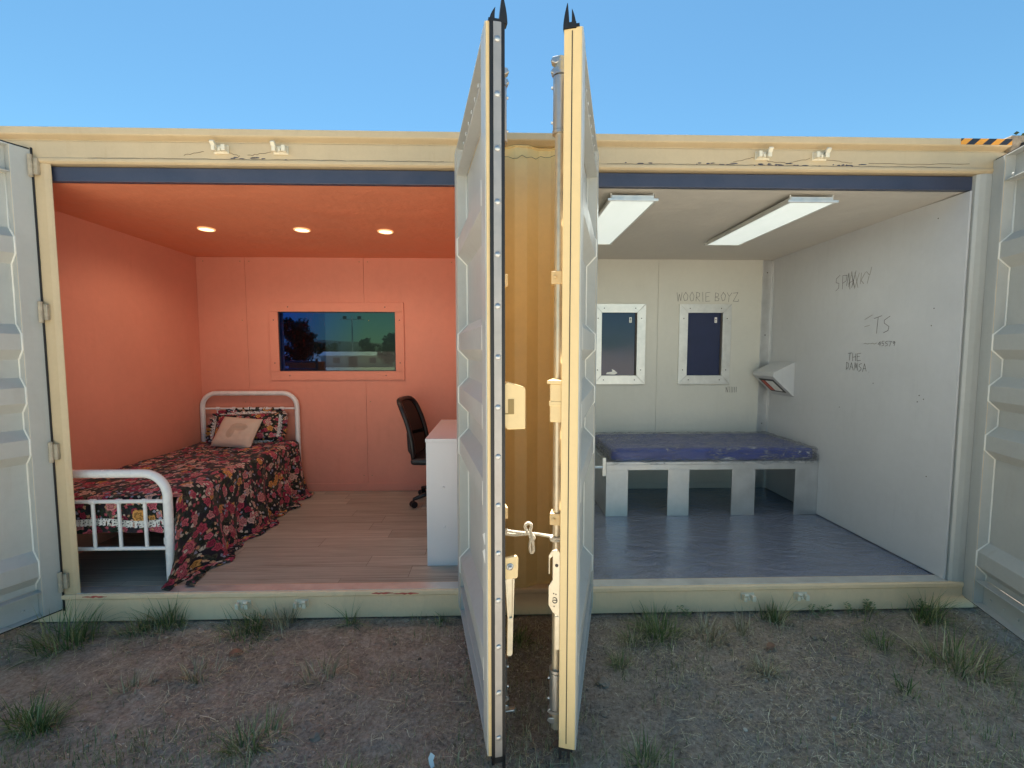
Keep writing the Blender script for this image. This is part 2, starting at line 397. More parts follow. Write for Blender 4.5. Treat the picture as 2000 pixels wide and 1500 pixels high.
def mat_blade(name, c1, c2, c3):
    m, t = newmat(name)
    at = t.n.new("ShaderNodeAttribute"); at.attribute_name = 'rnd'
    c = t.ramp(at.outputs['Fac'], [(0.0, c1), (0.5, c2), (1.0, c3)])
    t.bsdf(Base_Color=c, Roughness=0.65, Specular_IOR_Level=0.25)
    return m
M['grass_green'] = mat_blade('green_grass', (0.060, 0.098, 0.028), (0.15, 0.20, 0.065), (0.46, 0.44, 0.21))
M['grass_dry'] = mat_blade('dry_grass', (0.19, 0.165, 0.085), (0.42, 0.35, 0.21), (0.70, 0.60, 0.42))
M['grass_mixed'] = mat_blade('mixed_grass', (0.085, 0.125, 0.038), (0.24, 0.26, 0.11), (0.62, 0.53, 0.32))
M['straw'] = mat_blade('straw', (0.26, 0.19, 0.115), (0.60, 0.47, 0.30), (0.86, 0.75, 0.52))
M['stone'] = mat_blade('stone', (0.15, 0.115, 0.085), (0.33, 0.26, 0.20), (0.66, 0.57, 0.46))
M['leaf'] = mat_blade('tree_leaves', (0.018, 0.032, 0.012), (0.035, 0.058, 0.02), (0.07, 0.095, 0.035))
M['deadleaf'] = plain('dead_leaf', (0.28, 0.15, 0.09), 0.7, 0, 0.3, 30)
M['hill'] = plain('hill_scrub', (0.10, 0.12, 0.09), 0.9, 0, 0.3, 0.05)

# ------------------------------------------------------------------ mesh helpers
class MB:
    def __init__(s): s.v = []; s.f = []; s.mi = []; s.uv = None; s.cur = 0; s.rnd = []
    def add(s, vs, fs):
        o = len(s.v); s.v += [tuple(p) for p in vs]
        for f in fs: s.f.append(tuple(i+o for i in f)); s.mi.append(s.cur)
        return o
    def box(s, x0, x1, y0, y1, z0, z1):
        vs = [(x, y, z) for z in (z0, z1) for y in (y0, y1) for x in (x0, x1)]
        s.add(vs, [(0, 2, 3, 1), (4, 5, 7, 6), (0, 1, 5, 4), (2, 6, 7, 3), (0, 4, 6, 2), (1, 3, 7, 5)])
    def prism(s, poly, fn, a, b):
        """poly of 2d points, swept between a and b; fn(p, q, w) gives the 3d point"""
        n = len(poly)
        vs = [fn(p, q, a) for p, q in poly] + [fn(p, q, b) for p, q in poly]
        fs = [tuple(range(n))[::-1], tuple(range(n, 2*n))] + [(i, (i+1) % n, n+(i+1) % n, n+i) for i in range(n)]
        s.add(vs, fs)
    def tube(s, path, r, n=10, cap=True, closed=False):
        path = [Vector(p) for p in path]; k = len(path)
        rr = r if hasattr(r, '__len__') else [r]*k
        prev = None; rings = []
        for i, p in enumerate(path):
            if closed: d = path[(i+1) % k]-path[i-1]
            else: d = path[min(i+1, k-1)]-path[max(i-1, 0)]
            d = d.normalized() if d.length > 1e-9 else Vector((0, 0, 1))
            if prev is None:
                a = Vector((0, 0, 1)) if abs(d.z) < 0.9 else Vector((1, 0, 0))
                u = d.cross(a).normalized()
            else:
                u = prev-d*prev.dot(d); u = u.normalized() if u.length > 1e-6 else d.orthogonal().normalized()
            prev = u; w = d.cross(u)
            rings.append([p+(u*math.cos(2*PI*j/n)+w*math.sin(2*PI*j/n))*rr[i] for j in range(n)])
        o = len(s.v)
        for rg in rings: s.v += [tuple(q) for q in rg]
        kk = k if closed else k-1
        for i in range(kk):
            i2 = (i+1) % k
            for j in range(n):
                s.f.append((o+i*n+j, o+i*n+(j+1) % n, o+i2*n+(j+1) % n, o+i2*n+j)); s.mi.append(s.cur)
        if cap and not closed:
            s.f.append(tuple(o+j for j in range(n))[::-1]); s.mi.append(s.cur)
            s.f.append(tuple(o+(k-1)*n+j for j in range(n))); s.mi.append(s.cur)
    def cyl(s, p0, p1, r, n=14): s.tube([p0, p1], r, n)
    def disc_dome(s, c, axis, r, h, n=12):
        c = Vector(c); axis = Vector(axis).normalized()
        s.tube([c, c+axis*h*0.5, c+axis*h*0.85, c+axis*h], [r, r*0.92, r*0.6, r*0.05], n)
    def ribbon(s, pts, w, nrm):
        nrm = Vector(nrm).normalized(); pts = [Vector(p) for p in pts]
        for a, b in zip(pts[:-1], pts[1:]):
            d = (b-a)
            if d.length < 1e-6: continue
            d.normalize(); sd = d.cross(nrm)*w*0.5; e = d*w*0.3
            q = [a-e-sd, b+e-sd, b+e+sd, a-e+sd]
            t_ = nrm*0.0006
            s.add([*(x for x in q), *(x+t_ for x in q)], [(3, 2, 1, 0), (4, 5, 6, 7), (0, 1, 5, 4), (1, 2, 6, 5), (2, 3, 7, 6), (3, 0, 4, 7)])
    def build(s, name, mats, parent=None, smooth=False, bevel=0.0, seg=2, auto=None):
        me = bpy.data.meshes.new(name)
        me.from_pydata(s.v, [], s.f)
        if not isinstance(mats, (list, tuple)): mats = [mats]
        for m in mats: me.materials.append(m)
        if len(mats) > 1:
            me.polygons.foreach_set('material_index', s.mi)
        if s.uv is not None:
            l = me.uv_layers.new(name='UVMap')
            for lp in me.loops: l.data[lp.index].uv = s.uv[lp.vertex_index]
        if s.rnd:
            a = me.attributes.new('rnd', 'FLOAT', 'POINT'); a.data.foreach_set('value', s.rnd)
        bm = bmesh.new(); bm.from_mesh(me)
        bmesh.ops.recalc_face_normals(bm, faces=bm.faces) if not s.rnd else None
        bm.to_mesh(me); bm.free()
        if smooth:
            me.polygons.foreach_set('use_smooth', [True]*len(me.polygons))
            if auto: me.set_sharp_from_angle(angle=R(auto))
        o = bpy.data.objects.new(name, me); scene.collection.objects.link(o)
        if parent: o.parent = parent
        if bevel > 0:
            b = o.modifiers.new('bevel', 'BEVEL'); b.width = bevel; b.segments = seg; b.limit_method = 'ANGLE'; b.angle_limit = R(40)
        return o

def split(mb, name, mats, parent, gap=0.0015, **k):
    """one object per separate piece: islands whose boxes touch belong together"""
    par = list(range(len(mb.v)))
    def fd(i):
        while par[i] != i: par[i] = par[par[i]]; i = par[i]
        return i
    for f in mb.f:
        for i in f[1:]: par[fd(i)] = fd(f[0])
    isl = {}
    for i in range(len(mb.v)): isl.setdefault(fd(i), []).append(i)
    bx_ = []
    for ids in isl.values():
        c = [[mb.v[i][a] for i in ids] for a in range(3)]
        bx_.append([[min(q)-gap for q in c], [max(q)+gap for q in c], set(ids)])
    merged = True
    while merged:
        merged = False
        for a in range(len(bx_)):
            for b in range(a+1, len(bx_)):
                if all(bx_[a][0][q] <= bx_[b][1][q] and bx_[b][0][q] <= bx_[a][1][q] for q in range(3)):
                    bx_[a][0] = [min(bx_[a][0][q], bx_[b][0][q]) for q in range(3)]; bx_[a][1] = [max(bx_[a][1][q], bx_[b][1][q]) for q in range(3)]
                    bx_[a][2] |= bx_[b][2]; del bx_[b]; merged = True; break
            if merged: break
    out = []
    for _, _, ids in bx_:
        m2 = MB(); o = sorted(ids); mp = {v: i for i, v in enumerate(o)}
        m2.v = [mb.v[i] for i in o]
        if mb.uv is not None: m2.uv = [mb.uv[i] for i in o]
        for f, mi in zip(mb.f, mb.mi):
            if f[0] in ids: m2.f.append(tuple(mp[i] for i in f)); m2.mi.append(mi)
        out.append(m2.build(name, mats, parent, **k))
    return out

def tag(o, label=None, cat=None, group=None, kind=None):
    if label: o['label'] = label
    if cat: o['category'] = cat
    if group: o['group'] = group
    if kind: o['kind'] = kind
    return o
def thing(name, loc, label, cat, group=None, rz=0.0):
    o = bpy.data.objects.new(name, None); scene.collection.objects.link(o)
    o.empty_display_size = 0.1
    o.location = loc; o.rotation_euler = (0, 0, rz)
    return tag(o, label, cat, group)
def arc(c, r, a0, a1, n, fn):
    return [fn(c[0]+r*math.cos(a0+(a1-a0)*i/n), c[1]+r*math.sin(a0+(a1-a0)*i/n)) for i in range(n+1)]
def fnoise(x, y, z=0.0, o=4):
    return noise.fractal(Vector((x, y, z)), 0.9, 2.0, o)

# ------------------------------------------------------------------ ground (one sheet to the horizon)
def axis(lo, hi, step, far):
    a = []; x = lo
    while x <= hi+1e-6: a.append(x); x += step
    d = step
    while a[-1] < far: d *= 1.35; a.append(a[-1]+d)
    d = step
    while a[0] > -far: d *= 1.35; a.insert(0, a[0]-d)
    return a
def gz(x, y):
    z = 0.016*fnoise(x*0.8, y*0.8, 1.0)+0.012*fnoise(x*3.1, y*3.1, 5.0)+0.009*fnoise(x*9, y*9, 9.0, 3)
    k = min(1.0, max(0.0, (-y)/0.5))
    z = z*(0.35+0.65*k)-0.012
    far = math.hypot(x, y)
    if far > 12: z += 0
    return z
XS = axis(-3.2, 3.2, 0.022, 900); YS = axis(-1.6, 0.12, 0.022, 900)
g = MB()
for y in YS:
    for x in XS:
        near = abs(x) < 9 and -9 < y < 2
        g.v.append((x, y, gz(x, y) if near else -0.012))
nx = len(XS)
for j in range(len(YS)-1):
    for i in range(nx-1):
        g.f.append((j*nx+i, j*nx+i+1, (j+1)*nx+i+1, (j+1)*nx+i)); g.mi.append(0)
ground = g.build('ground', M['soil'], smooth=True); tag(ground, kind='structure')

# far hills seen only through the window
h = MB()
n = 60
for i in range(n+1):
    x = -900+1800*i/n; zt = 14+10*fnoise(i*0.21, 2.0)
    h.v += [(x, 700, -2), (x, 720, zt), (x, 800, -2)]
for i in range(n):
    o = i*3
    h.f += [(o, o+3, o+4, o+1), (o+1, o+4, o+5, o+2)]; h.mi += [0, 0]
tag(h.build('hills', M['hill'], smooth=True), kind='structure')

# ------------------------------------------------------------------ shipping container
ZT, ZB = 2.4837, 0.0765
ZTOP = 2.59; ZF = 0.153; YB = 1.83
LJ, RJ = -2.2845, 2.5404
HL, HR = -0.2454, 0.5085
XL, XR = -2.7535, 2.5408
def zc(y): return 2.343+(2.316-2.343)*(y-0.06)/(YB-0.06)

cont = thing('shipping_container', (0, 0, 0), 'long cream steel shipping container fitted out as two open rooms', 'container')
# top rail / header, swept along x
tr = MB()
prof = [(-0.022, 2.590), (-0.022, 2.558), (-0.016, 2.553), (0.014, 2.541), (0.014, 2.534), (0.0, 2.528), (0.0, 2.447), (-0.007, 2.443), (-0.007, 2.428),
        (0.004, 2.4196), (0.055, 2.4196), (0.055, 2.590)]
cap = [(-0.022, 2.590), (-0.022, 2.558), (-0.016, 2.553), (0.014, 2.541), (0.055, 2.541), (0.055, 2.590)]
tr.prism(prof, lambda p, q, w: (w, p, q), -4.2, HL+0.068)
tr.prism(cap, lambda p, q, w: (w, p, q), HL+0.068, HR-0.068)
tr.prism(prof, lambda p, q, w: (w, p, q), HR-0.068, 2.705)
tr.build('top_rail', M['cream'], cont, bevel=0.002)
# bottom rail
br = MB()
prof = [(0.0, 0.0), (0.0, 0.122), (-0.006, 0.126), (-0.010, 0.132), (-0.010, 0.1505), (-0.004, 0.1545), (0.085, 0.1545), (0.085, 0.0)]
br.prism(prof, lambda p, q, w: (w, p, q), -4.2, 2.705)
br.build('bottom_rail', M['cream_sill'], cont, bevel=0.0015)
sl = MB()   # sill strip
sl.box(LJ-0.06, HL+0.15, 0.004, 0.075, 0.1547, 0.1575); sl.box(HR-0.15, RJ+0.016, 0.006, 0.075, 0.1547, 0.1575)
sl.build('sill_strip', M['alu_frame'], cont)
rs = MB()
for (a, b, z) in ((-0.72, -0.60, 0.142), (-0.60, -0.46, 0.138), (-2.27, -2.14, 0.144)):
    q = random.Random(int(a*-100))
    n_ = 9; up_ = [(a+(b-a)*k/n_, z+0.006*q.uniform(0.1, 1)*(0.3+math.sin(PI*k/n_))) for k in range(n_+1)]; dn_ = [(a+(b-a)*k/n_, z-0.006*q.uniform(0.1, 1)*(0.3+math.sin(PI*k/n_))) for k in range(n_, -1, -1)]
    rs.prism(up_+dn_, lambda p, q_, w: (p, w, q_), -0.0116, -0.009)
for o_ in split(rs, 'paint_smear', M['redpaint'], cont): tag(o_, 'smear of red paint on the sill lip')
# roof, back wall outside, ends
rf = MB(); rf.box(-4.2, 2.86, 0.055, 1.93, 2.565, 2.588); rf.build('roof', M['cream'], cont)
bw = MB()
holes = [(-2.036, -0.971, 1.284, 1.828), (0.92, 1.272, 1.24, 1.825), (1.75, 2.08, 1.24, 1.825)]
def wall_cells(mb, x0, x1, z0, z1, y0, y1, hs, cuts=(), gap=0.0):
    xs = sorted(set([x0, x1]+[v for q in hs for v in q[:2] if x0 < v < x1]))
    for a, b in zip(xs[:-1], xs[1:]):
        zs = [z0]; mid = (a+b)/2
        cover = sorted([(q[2], q[3]) for q in hs if q[0] <= mid <= q[1]])
        lo = z0
        for (c, d) in cover:
            if c > lo: mb.box(a, b, y0, y1, lo, c)
            lo = d
        if lo < z1: mb.box(a, b, y0, y1, lo, z1)
wall_cells(bw, -4.2, 2.705, 0.0, 2.565, 1.895, 1.93, holes)
bw.build('rear_side', M['cream'], cont)
en = MB(); en.box(2.705, 2.74, 0.16, 1.93, 0.0, 2.565); en.box(-4.2, -4.16, 0.06, 1.895, 0.0, 2.56)
split(en, 'end_wall', M['cream'], cont)
# door posts
pj = MB()
pj.prism([(-2.424, 0.0), (-2.322, 0.0), (-2.306, 0.005), (-2.296, 0.012), (-2.300, 0.018), (-2.385, 0.022), (-2.400, 0.09), (-2.424, 0.09)], lambda p, q, w: (p, q, w), 0.1545, 2.4196)
pj.build('door_post', M['cream'], cont, bevel=0.002)
pj = MB()
pj.prism([(2.705, 0.0), (2.600, 0.0), (2.572, 0.006), (2.560, 0.016), (2.560, 0.09), (2.705, 0.09)], lambda p, q, w: (p, q, w), 0.1545, 2.4196)
pj.build('door_post', M['door_grey'], cont, bevel=0.002)
pp = MB(); pp.box(HL, HL+0.07, 0.0, 0.09, 0.1545, 2.4196); pp.box(HR-0.07, HR, 0.0, 0.09, 0.1545, 2.4196)
split(pp, 'door_post', M['cream'], cont, bevel=0.002)
# corrugated panels: between the doors, and left of the left post
def corr(x0, x1, y, z0, z1, flat, slope, depth, start=0.0):
    pts = []; x = x0-start; k = 0
    while x < x1:
        up = (k % 2 == 0)
        pts += [(x, y if up else y+depth), (x+flat, y if up else y+depth)]
        x += flat+slope; k += 1
    pts = [(min(max(a, x0), x1), b) for a, b in pts]
    mb = MB(); n = len(pts)
    nz = 24
    for iz in range(nz+1):
        z = z0+(z1-z0)*iz/nz
        for a, b in pts: mb.v.append((a, b+0.0012*fnoise(a*3, z*2, 4), z))
    for iz in range(nz):
        for i in range(n-1):
            mb.f.append((iz*n+i, iz*n+i+1, (iz+1)*n+i+1, (iz+1)*n+i)); mb.mi.append(0)
    return mb, pts
cp, cpts = corr(HL+0.07, HR-0.07, 0.006, 0.1545, 2.5405, 0.066, 0.062, 0.036, 0.013)
cp.build('corrugated_panel', M['ochre'], cont)
wl = MB()
for zz in (0.163, 2.533):
    pts = []
    for (a, b), (c, d) in zip(cpts[:-1], cpts[1:]):
        for k in range(6):
            f_ = k/6; pts.append((a+(c-a)*f_, b+(d-b)*f_-0.002, zz+0.004*fnoise((a+(c-a)*f_)*30, 1)))
    wl.tube(pts, 0.004, 6)
split(wl, 'weld_bead', M['ochre'], cont, smooth=True)
cp, _ = corr(-4.15, -2.424, 0.03, 0.13, 2.545, 0.07, 0.062, 0.036)
cp.build('corrugated_panel', M['ochre'], cont)
# navy beams over both openings
for (a, b) in ((LJ-0.070, HL+0.15), (HR-0.15, RJ+0.018)):
    nb = MB(); nb.box(a, b, 0.032, 0.062, 2.343, 2.4155)
    nb.build('navy_beam', M['navy'], cont, bevel=0.003)
# corner casting and hazard tape
cc_ = MB(); cc_.box(2.705, 2.868, -0.018, 0.16, 2.495, 2.613); cc_.build('corner_casting', M['rust'], cont, bevel=0.006)
ch = MB(); ch.tube([(2.79+0.035*math.cos(a), -0.019, 2.553+0.022*math.sin(a)) for a in [i*PI/8 for i in range(16)]], 0.005, 6, closed=True)
ch.box(2.755, 2.825, -0.0192, -0.018, 2.535, 2.571)
ch.build('casting_hole', M['black_int'], cont)
cq = MB(); cq.box(2.705, 2.86, 0.0, 0.16, 0.0, 2.495); cq.build('corner_post', M['cream'], cont, bevel=0.006)
hz = MB(); hz.box(2.425, 2.702, -0.0236, -0.0222, 2.5585, 2.5895); hz.build('hazard_tape', M['hazard'], cont)

# cam keepers
def keeper(x, z, flip):
    k = MB()
    k.box(x-0.038, x+0.038, -0.006, 0.0, z-0.02, z+0.022)
    s_ = 1 if flip else -1
    k.box(x-0.034, x-0.016, -0.036, -0.006, z-0.014, z+0.016)
    k.box(x+0.014, x+0.034, -0.036, -0.006, z-0.014, z+0.016)
    k.box(x-0.034, x+0.034, -0.010, -0.006, z-0.018, z+0.018)
    k.prism([(-0.036, 0.010), (-0.048, 0.026), (-0.040, 0.034), (-0.020, 0.02), (-0.012, 0.0)], lambda p, q, w: (x+w, p, z+q), s_*0.014, s_*0.036)
    k.box(x-0.006, x+0.006, -0.028, -0.006, z-0.012, z+0.002)
    return k
for i, x in enumerate((-1.43, -1.13, 1.373, 1.679)):
    keeper(x, 2.494, x > 0).build('cam_keeper', M['cream_pale'], cont, bevel=0.003)
for x in (-1.414, -1.103, 1.382, 1.686):
    keeper(x, 0.088, x < 0).build('cam_keeper', M['cream_pale'], cont, bevel=0.003)
# cracks and chips in the header paint
ck = MB(); rg = random.Random(3)
def wander(x0, x1, z0, z1, y, w, mb, amp=0.006, n=10, kx=9):
    pts = [(x0+(x1-x0)*i/n, y, z0+(z1-z0)*i/n+amp*fnoise(i*0.7+x0*kx, z0*5)) for i in range(n+1)]
    mb.ribbon(pts, w, (0, -1, 0))
for (a, b, c, d) in ((-1.52, -1.62, 2.485, 2.468), (-1.18, -1.30, 2.487, 2.468), (-1.40, -1.34, 2.485, 2.465), (1.33, 1.22, 2.487, 2.462), (1.63, 1.52, 2.485, 2.462),
                     (1.72, 1.86, 2.480, 2.465), (1.95, 2.5, 2.462, 2.466), (1.40, 1.5, 2.468, 2.462)):
    wander(a, b, c, d, -0.0008, 0.0022, ck)
wander(-0.16, 0.42, 2.475, 2.478, 0.0028, 0.002, ck, 0.02, 24)
wander(0.55, 2.4, 2.449, 2.449, -0.0008, 0.0016, ck, 0.004, 60)
wander(-2.1, -0.3, 2.449, 2.449, -0.0008, 0.0016, ck, 0.004, 40)
split(ck, 'paint_crack', M['crack'], cont, 0.003)
chp = MB()
for i in range(44):
    cx_ = rg.choice([rg.gauss(-1.28, 0.10), rg.gauss(1.30, 0.16), rg.gauss(1.1, 0.3), rg.gauss(1.8, 0.2)])
    w_ = rg.uniform(0.004, 0.028); z_ = 2.4515+rg.uniform(-0.004, 0.007)
    chp.prism([(cx_+w_*math.cos(a)*rg.uniform(.6, 1), z_+0.004*math.sin(a)*rg.uniform(.4, 1)) for a in [k*PI/3 for k in range(6)]],
              lambda p, q, w: (p, w, q), -0.0002, -0.0012)
split(chp, 'paint_chip', M['chip'], cont, 0.003)
# hinge lugs on the posts
for x, s_ in ((-2.345, 1),):
    for z in (2.40, 1.67, 0.94, 0.235):
        hg = MB()
        hg.box(x-0.016, x+0.006, -0.018, 0.001, z-0.042, z+0.042)
        hg.cyl((x-0.02*s_, -0.024, z-0.055), (x-0.02*s_, -0.024, z+0.055), 0.010, 10)
        hg.build('hinge', M['hinge'], cont, bevel=0.004)

# ---- doors
def make_door(hx, ang_dir, mirror, w, gap_hinge=True, edge='plain'):
    """local x runs from hinge to free edge, local y is the thickness (0 = inner face)"""
    T = 0.06; sg = -1 if mirror else 1
    root_rot = math.atan2(ang_dir[1], ang_dir[0])
    mb = MB()
    def bx(u0, u1, t0, t1, z0, z1, mi=0):
        mb.cur = mi
        a, b = sorted((t0*sg, t1*sg)); mb.box(u0, u1, a, b, z0, z1)
    S = 0.085
    # stiles: outer skin cream (slot 0) and inner face grey (slot 1)
    for (a, b) in ((0, S), (w-S, w)):
        bx(a, b, 0.004, T, ZB, ZT, 0); mb.mi[-1 if a == 0 else -2] = 1; bx(a+0.0005, b-0.0005, 0.0, 0.004, ZB+0.0005, ZT-0.0005, 1)
    CH = 0.135
    for (z0, z1) in ((ZT-CH, ZT), (ZB, ZB+CH)):
        bx(S, w-S, T-0.014, T-0.006, z0, z1, 1)
        bx(S, w-S, 0.002, T-0.014, z1-0.006, z1, 1); bx(S, w-S, 0.002, T-0.014, z0, z0+0.006, 1)
    z_hi, z_lo = ZT-CH, ZB+CH
    # corrugated sheet
    fr = (0.203, 0.402, 0.515, 0.626, 0.893)
    base, rid = T-0.005, 0.006
    prof = [(z_hi, base)]
    Hh = ZT-ZB
    for f_ in fr:
        c = ZT-f_*Hh
        prof += [(c+0.090, base), (c+0.040, rid), (c-0.040, rid), (c-0.090, base)]
    prof = [p for p in prof if p[0] > z_lo+0.012]+[(z_lo, base)]
    mb.cur = 1; n = len(prof); nu = 6
    o = len(mb.v)
    for side, off in ((1, 0.0), (0, 0.004)):
        for i in range(nu+1):
            u = S+(w-2*S)*i/nu
            for (z, t) in prof: mb.v.append((u, (t+off)*sg, z))
    L = (nu+1)*n
    for i in range(nu):
        for k in range(n-1):
            mb.f.append((o+i*n+k, o+i*n+k+1, o+(i+1)*n+k+1, o+(i+1)*n+k)); mb.mi.append(1)
            mb.f.append((o+L+i*n+k, o+L+(i+1)*n+k, o+L+(i+1)*n+k+1, o+L+i*n+k+1)); mb.mi.append(0)
    d = mb.build('door', [M['cream_clean'], M['door_grey']], cont, bevel=0.0025)
    d.location = (hx, 0, 0); d.rotation_euler = (0, 0, root_rot)
    def sub(name, b, mat, **k): return split(b, name, mat, d, **k)
    bd = MB()
    for u in (S+0.002, w-S-0.002):
        bd.tube([(u, (t-0.003)*sg, z) for z, t in prof], 0.0042, 6)
    sub('sealant_bead', bd, M['bead'], smooth=True)
    rv = MB()
    for k in range(9):
        u = S+0.06+(w-2*S-0.12)*k/8
        for z in (ZT-CH+0.018, ZB+0.05): rv.disc_dome((u, (0.002 if z > 1 else T-0.014)*sg, z), (0, -sg, 0), 0.008, 0.004, 8)
    sub('rivet', rv, M['door_grey'], smooth=True)
    gk = MB()
    e = 0.010
    def gb(u0, u1, t0, t1, z0, z1):
        a, b = sorted((t0*sg, t1*sg)); gk.box(u0, u1, a, b, z0, z1)
    if gap_hinge: gb(0.0, 0.0075, -0.006, -0.0003, ZB-e, ZT+e)
    gb(0, w, 0.012, 0.05, ZT+0.0005, ZT+e); gb(0, w, 0.012, 0.05, ZB-e, ZB-0.0005)
    sub('gasket', gk, M['rubber'])
    return d, sg, T, sub

def lock_gear(d, sg, T, sub, w, left):
    uR = w-(0.200 if left else 0.110); tR = T+0.026
    def P_(u, t, z): return (u, t*sg, z)
    r = MB(); r.cyl(P_(uR, tR, ZB-0.02), P_(uR, tR, ZT-0.02), 0.0165, 16)
    sub('lock_rod', r, M['rod'], smooth=True, auto=50)
    s = MB()
    for (z0, z1) in ((ZT-0.26, ZT-0.085), (ZB+0.06, ZB+0.20)):
        s.cyl(P_(uR, tR, z0), P_(uR, tR, z1), 0.0245, 16)
        for zz in (z0-0.012, z1+0.004): s.cyl(P_(uR, tR, zz), P_(uR, tR, zz+0.010), 0.0265, 16)
        for zz in (z0+0.03, z1-0.03): s.cyl(P_(uR, tR, zz), P_(uR-0.0, tR+0.030, zz), 0.005, 8)
    sub('rod_sleeve', s, M['steel'], smooth=True, auto=40)
    c = MB()
    for z, k in ((ZT-0.02, 1), (ZB-0.0, -1)):
        for j in range(2):
            zz = z+k*(-0.012+0.0)-k*j*0.036
            c.prism([(-0.012, -0.006), (0.02, -0.012), (0.04, -0.002), (0.03, 0.012), (0.0, 0.014)],
                    lambda p, q, ww: P_(uR+ww, tR+p*0.8, zz+q), -0.016, 0.016)
    if left:
        c.prism([(-0.01, -0.008), (0.05, -0.012), (0.062, 0.0), (0.05, 0.012), (-0.01, 0.008)], lambda p, q, ww: P_(uR+q, tR+p, ww), ZB-0.012, ZB-0.004)
    sub('cam', c, M['steel'], bevel=0.003)
    b = MB()
    for z in (1.725, 0.865):
        b.box(uR-0.03, uR+0.03, *sorted((T*sg, (T+0.012)*sg)), z-0.03, z+0.03)
        b.box(uR-0.024, uR+0.024, *sorted(((T+0.012)*sg, (T+0.05)*sg)), z-0.022, z+0.022)
        b.cyl(P_(uR+0.024, T+0.035, z), P_(uR+0.03, T+0.035, z), 0.007, 8)
    sub('rod_bracket', b, M['cream_clean'], bevel=0.003)

# inner pair of doors, swung out and tied to each other
aL, aR = 0.1889, 0.2618
W = 1.0
dL, sgL, T_, subL = make_door(HL, (math.sin(aL), -math.cos(aL)), False, W, gap_hinge=False)
tag(dL, 'door with black rubber gasket and riveted steel strip down its free edge')
lock_gear(dL, sgL, T_, subL, W, True)
gk = MB(); gk.box(W+0.0005, W+0.005, 0.014, 0.062, ZB-0.025, ZT+0.004)
def horn(mb, t0, t1, hgt, lean, u0=W-0.02, u1=W+0.006):
    n = 8
    vs = []; k0 = len(mb.v)
    for i in range(n+1):
        f_ = i/n; wd = (t1-t0)*(1-f_**1.6)*0.5+0.0006; c = (t0+t1)/2+lean*f_*f_
        z = ZT-0.004+hgt*f_
        ub = u0+(u1-u0)*f_*0.75
        mb.v += [(ub, c-wd, z), (u1, c-wd, z), (u1, c+wd, z), (ub, c+wd, z)]
    for i in range(n):
        a = k0+i*4
        for j in range(4): mb.f.append((a+j, a+(j+1) % 4, a+4+(j+1) % 4, a+4+j)); mb.mi.append(0)
    mb.f.append((k0, k0+3, k0+2, k0+1)); mb.mi.append(0)
    mb.f.append((k0+n*4, k0+n*4+1, k0+n*4+2, k0+n*4+3)); mb.mi.append(0)
horn(gk, 0.046, 0.070, 0.085, -0.004); horn(gk, 0.014, 0.030, 0.042, 0.010)
gk.box(W-0.004, W+0.005, 0.014, 0.024, ZB-0.03, ZB); gk.box(W-0.004, W+0.005, 0.052, 0.062, ZB-0.05, ZB)
subL('edge_gasket', gk, M['rubber'])
st = MB(); st.box(W+0.005, W+0.0085, 0.0255, 0.0505, ZB, ZT-0.004); subL('retainer_strip', st, M['strip'], bevel=0.001)
rv = MB()
for k in range(15): rv.disc_dome((W+0.0085, 0.038, ZT-0.055-k*0.163), (1, 0, 0), 0.0095, 0.005, 14)
subL('rivet', rv, M['steel'], smooth=True)
# lock box, hub plate and hanging lever of the left door
lb = MB()
lb.prism([(T_, 0.075), (T_+0.012, 0.085), (T_+0.066, 0.068), (T_+0.074, 0.060), (T_+0.074, -0.075), (T_+0.012, -0.075), (T_, -0.062)],
         lambda p, q, ww: (ww, p, 1.285+q), W-0.13, W-0.006)
subL('lock_box', lb, M['cream_clean'], bevel=0.004)
sl_ = MB(); sl_.box(W-0.0058, W-0.0045, T_+0.014, T_+0.034, 1.262, 1.312); sl_.box(W-0.0058, W-0.0045, T_+0.004, T_+0.014, 1.262, 1.266)
subL('slot', sl_, M['slot'])
hb = MB(); hb.prism([(T_-0.006, 0.0), (T_-0.006, 0.075), (T_+0.044, 0.080), (T_+0.050, 0.07), (T_+0.048, 0.006), (T_+0.044, 0.0)],
                    lambda p, q, ww: (ww, p, 0.698+q), W-0.016, W-0.004)
subL('hub_plate', hb, M['cream_clean'], bevel=0.003)
bt = MB(); bt.disc_dome((W-0.004, T_+0.020, 0.742), (1, 0, 0), 0.013, 0.004, 16); bt.disc_dome((W, T_+0.020, 0.742), (1, 0, 0), 0.008, 0.007, 12)
subL('bolt', bt, M['steel'], smooth=True)
hn = MB()
hn.prism([(T_+0.002, 0.70), (T_+0.036, 0.70), (T_+0.032, 0.56), (T_+0.012, 0.56)], lambda p, q, ww: (ww, p, q), W-0.020, W-0.010)
hn.prism([(T_+0.002, 0.70), (T_+0.008, 0.70), (T_+0.018, 0.56), (T_+0.012, 0.56)], lambda p, q, ww: (ww, p, q), W-0.010, W-0.002)
hn.prism([(T_+0.030, 0.70), (T_+0.036, 0.70), (T_+0.032, 0.56), (T_+0.028, 0.56)], lambda p, q, ww: (ww, p, q), W-0.010, W-0.002)
hn.prism([(T_+0.012, 0.562), (T_+0.032, 0.562), (T_+0.029, 0.43), (T_+0.024, 0.425), (T_+0.014, 0.425), (T_+0.010, 0.43)], lambda p, q, ww: (ww, p, q), W-0.020, W-0.004)
subL('handle', hn, M['rod'], bevel=0.003)
sc = MB()
for (z, s_) in ((0.835, 0.022), (0.775, 0.026)):
    sc.prism([(W-0.03, z-s_*0.9), (W-0.03, z+s_), (W-0.085, z-0.2*s_)], lambda p, q, ww: (p, ww, q), -0.0006, -0.0018)
subL('paper_scrap', sc, M['paper'])

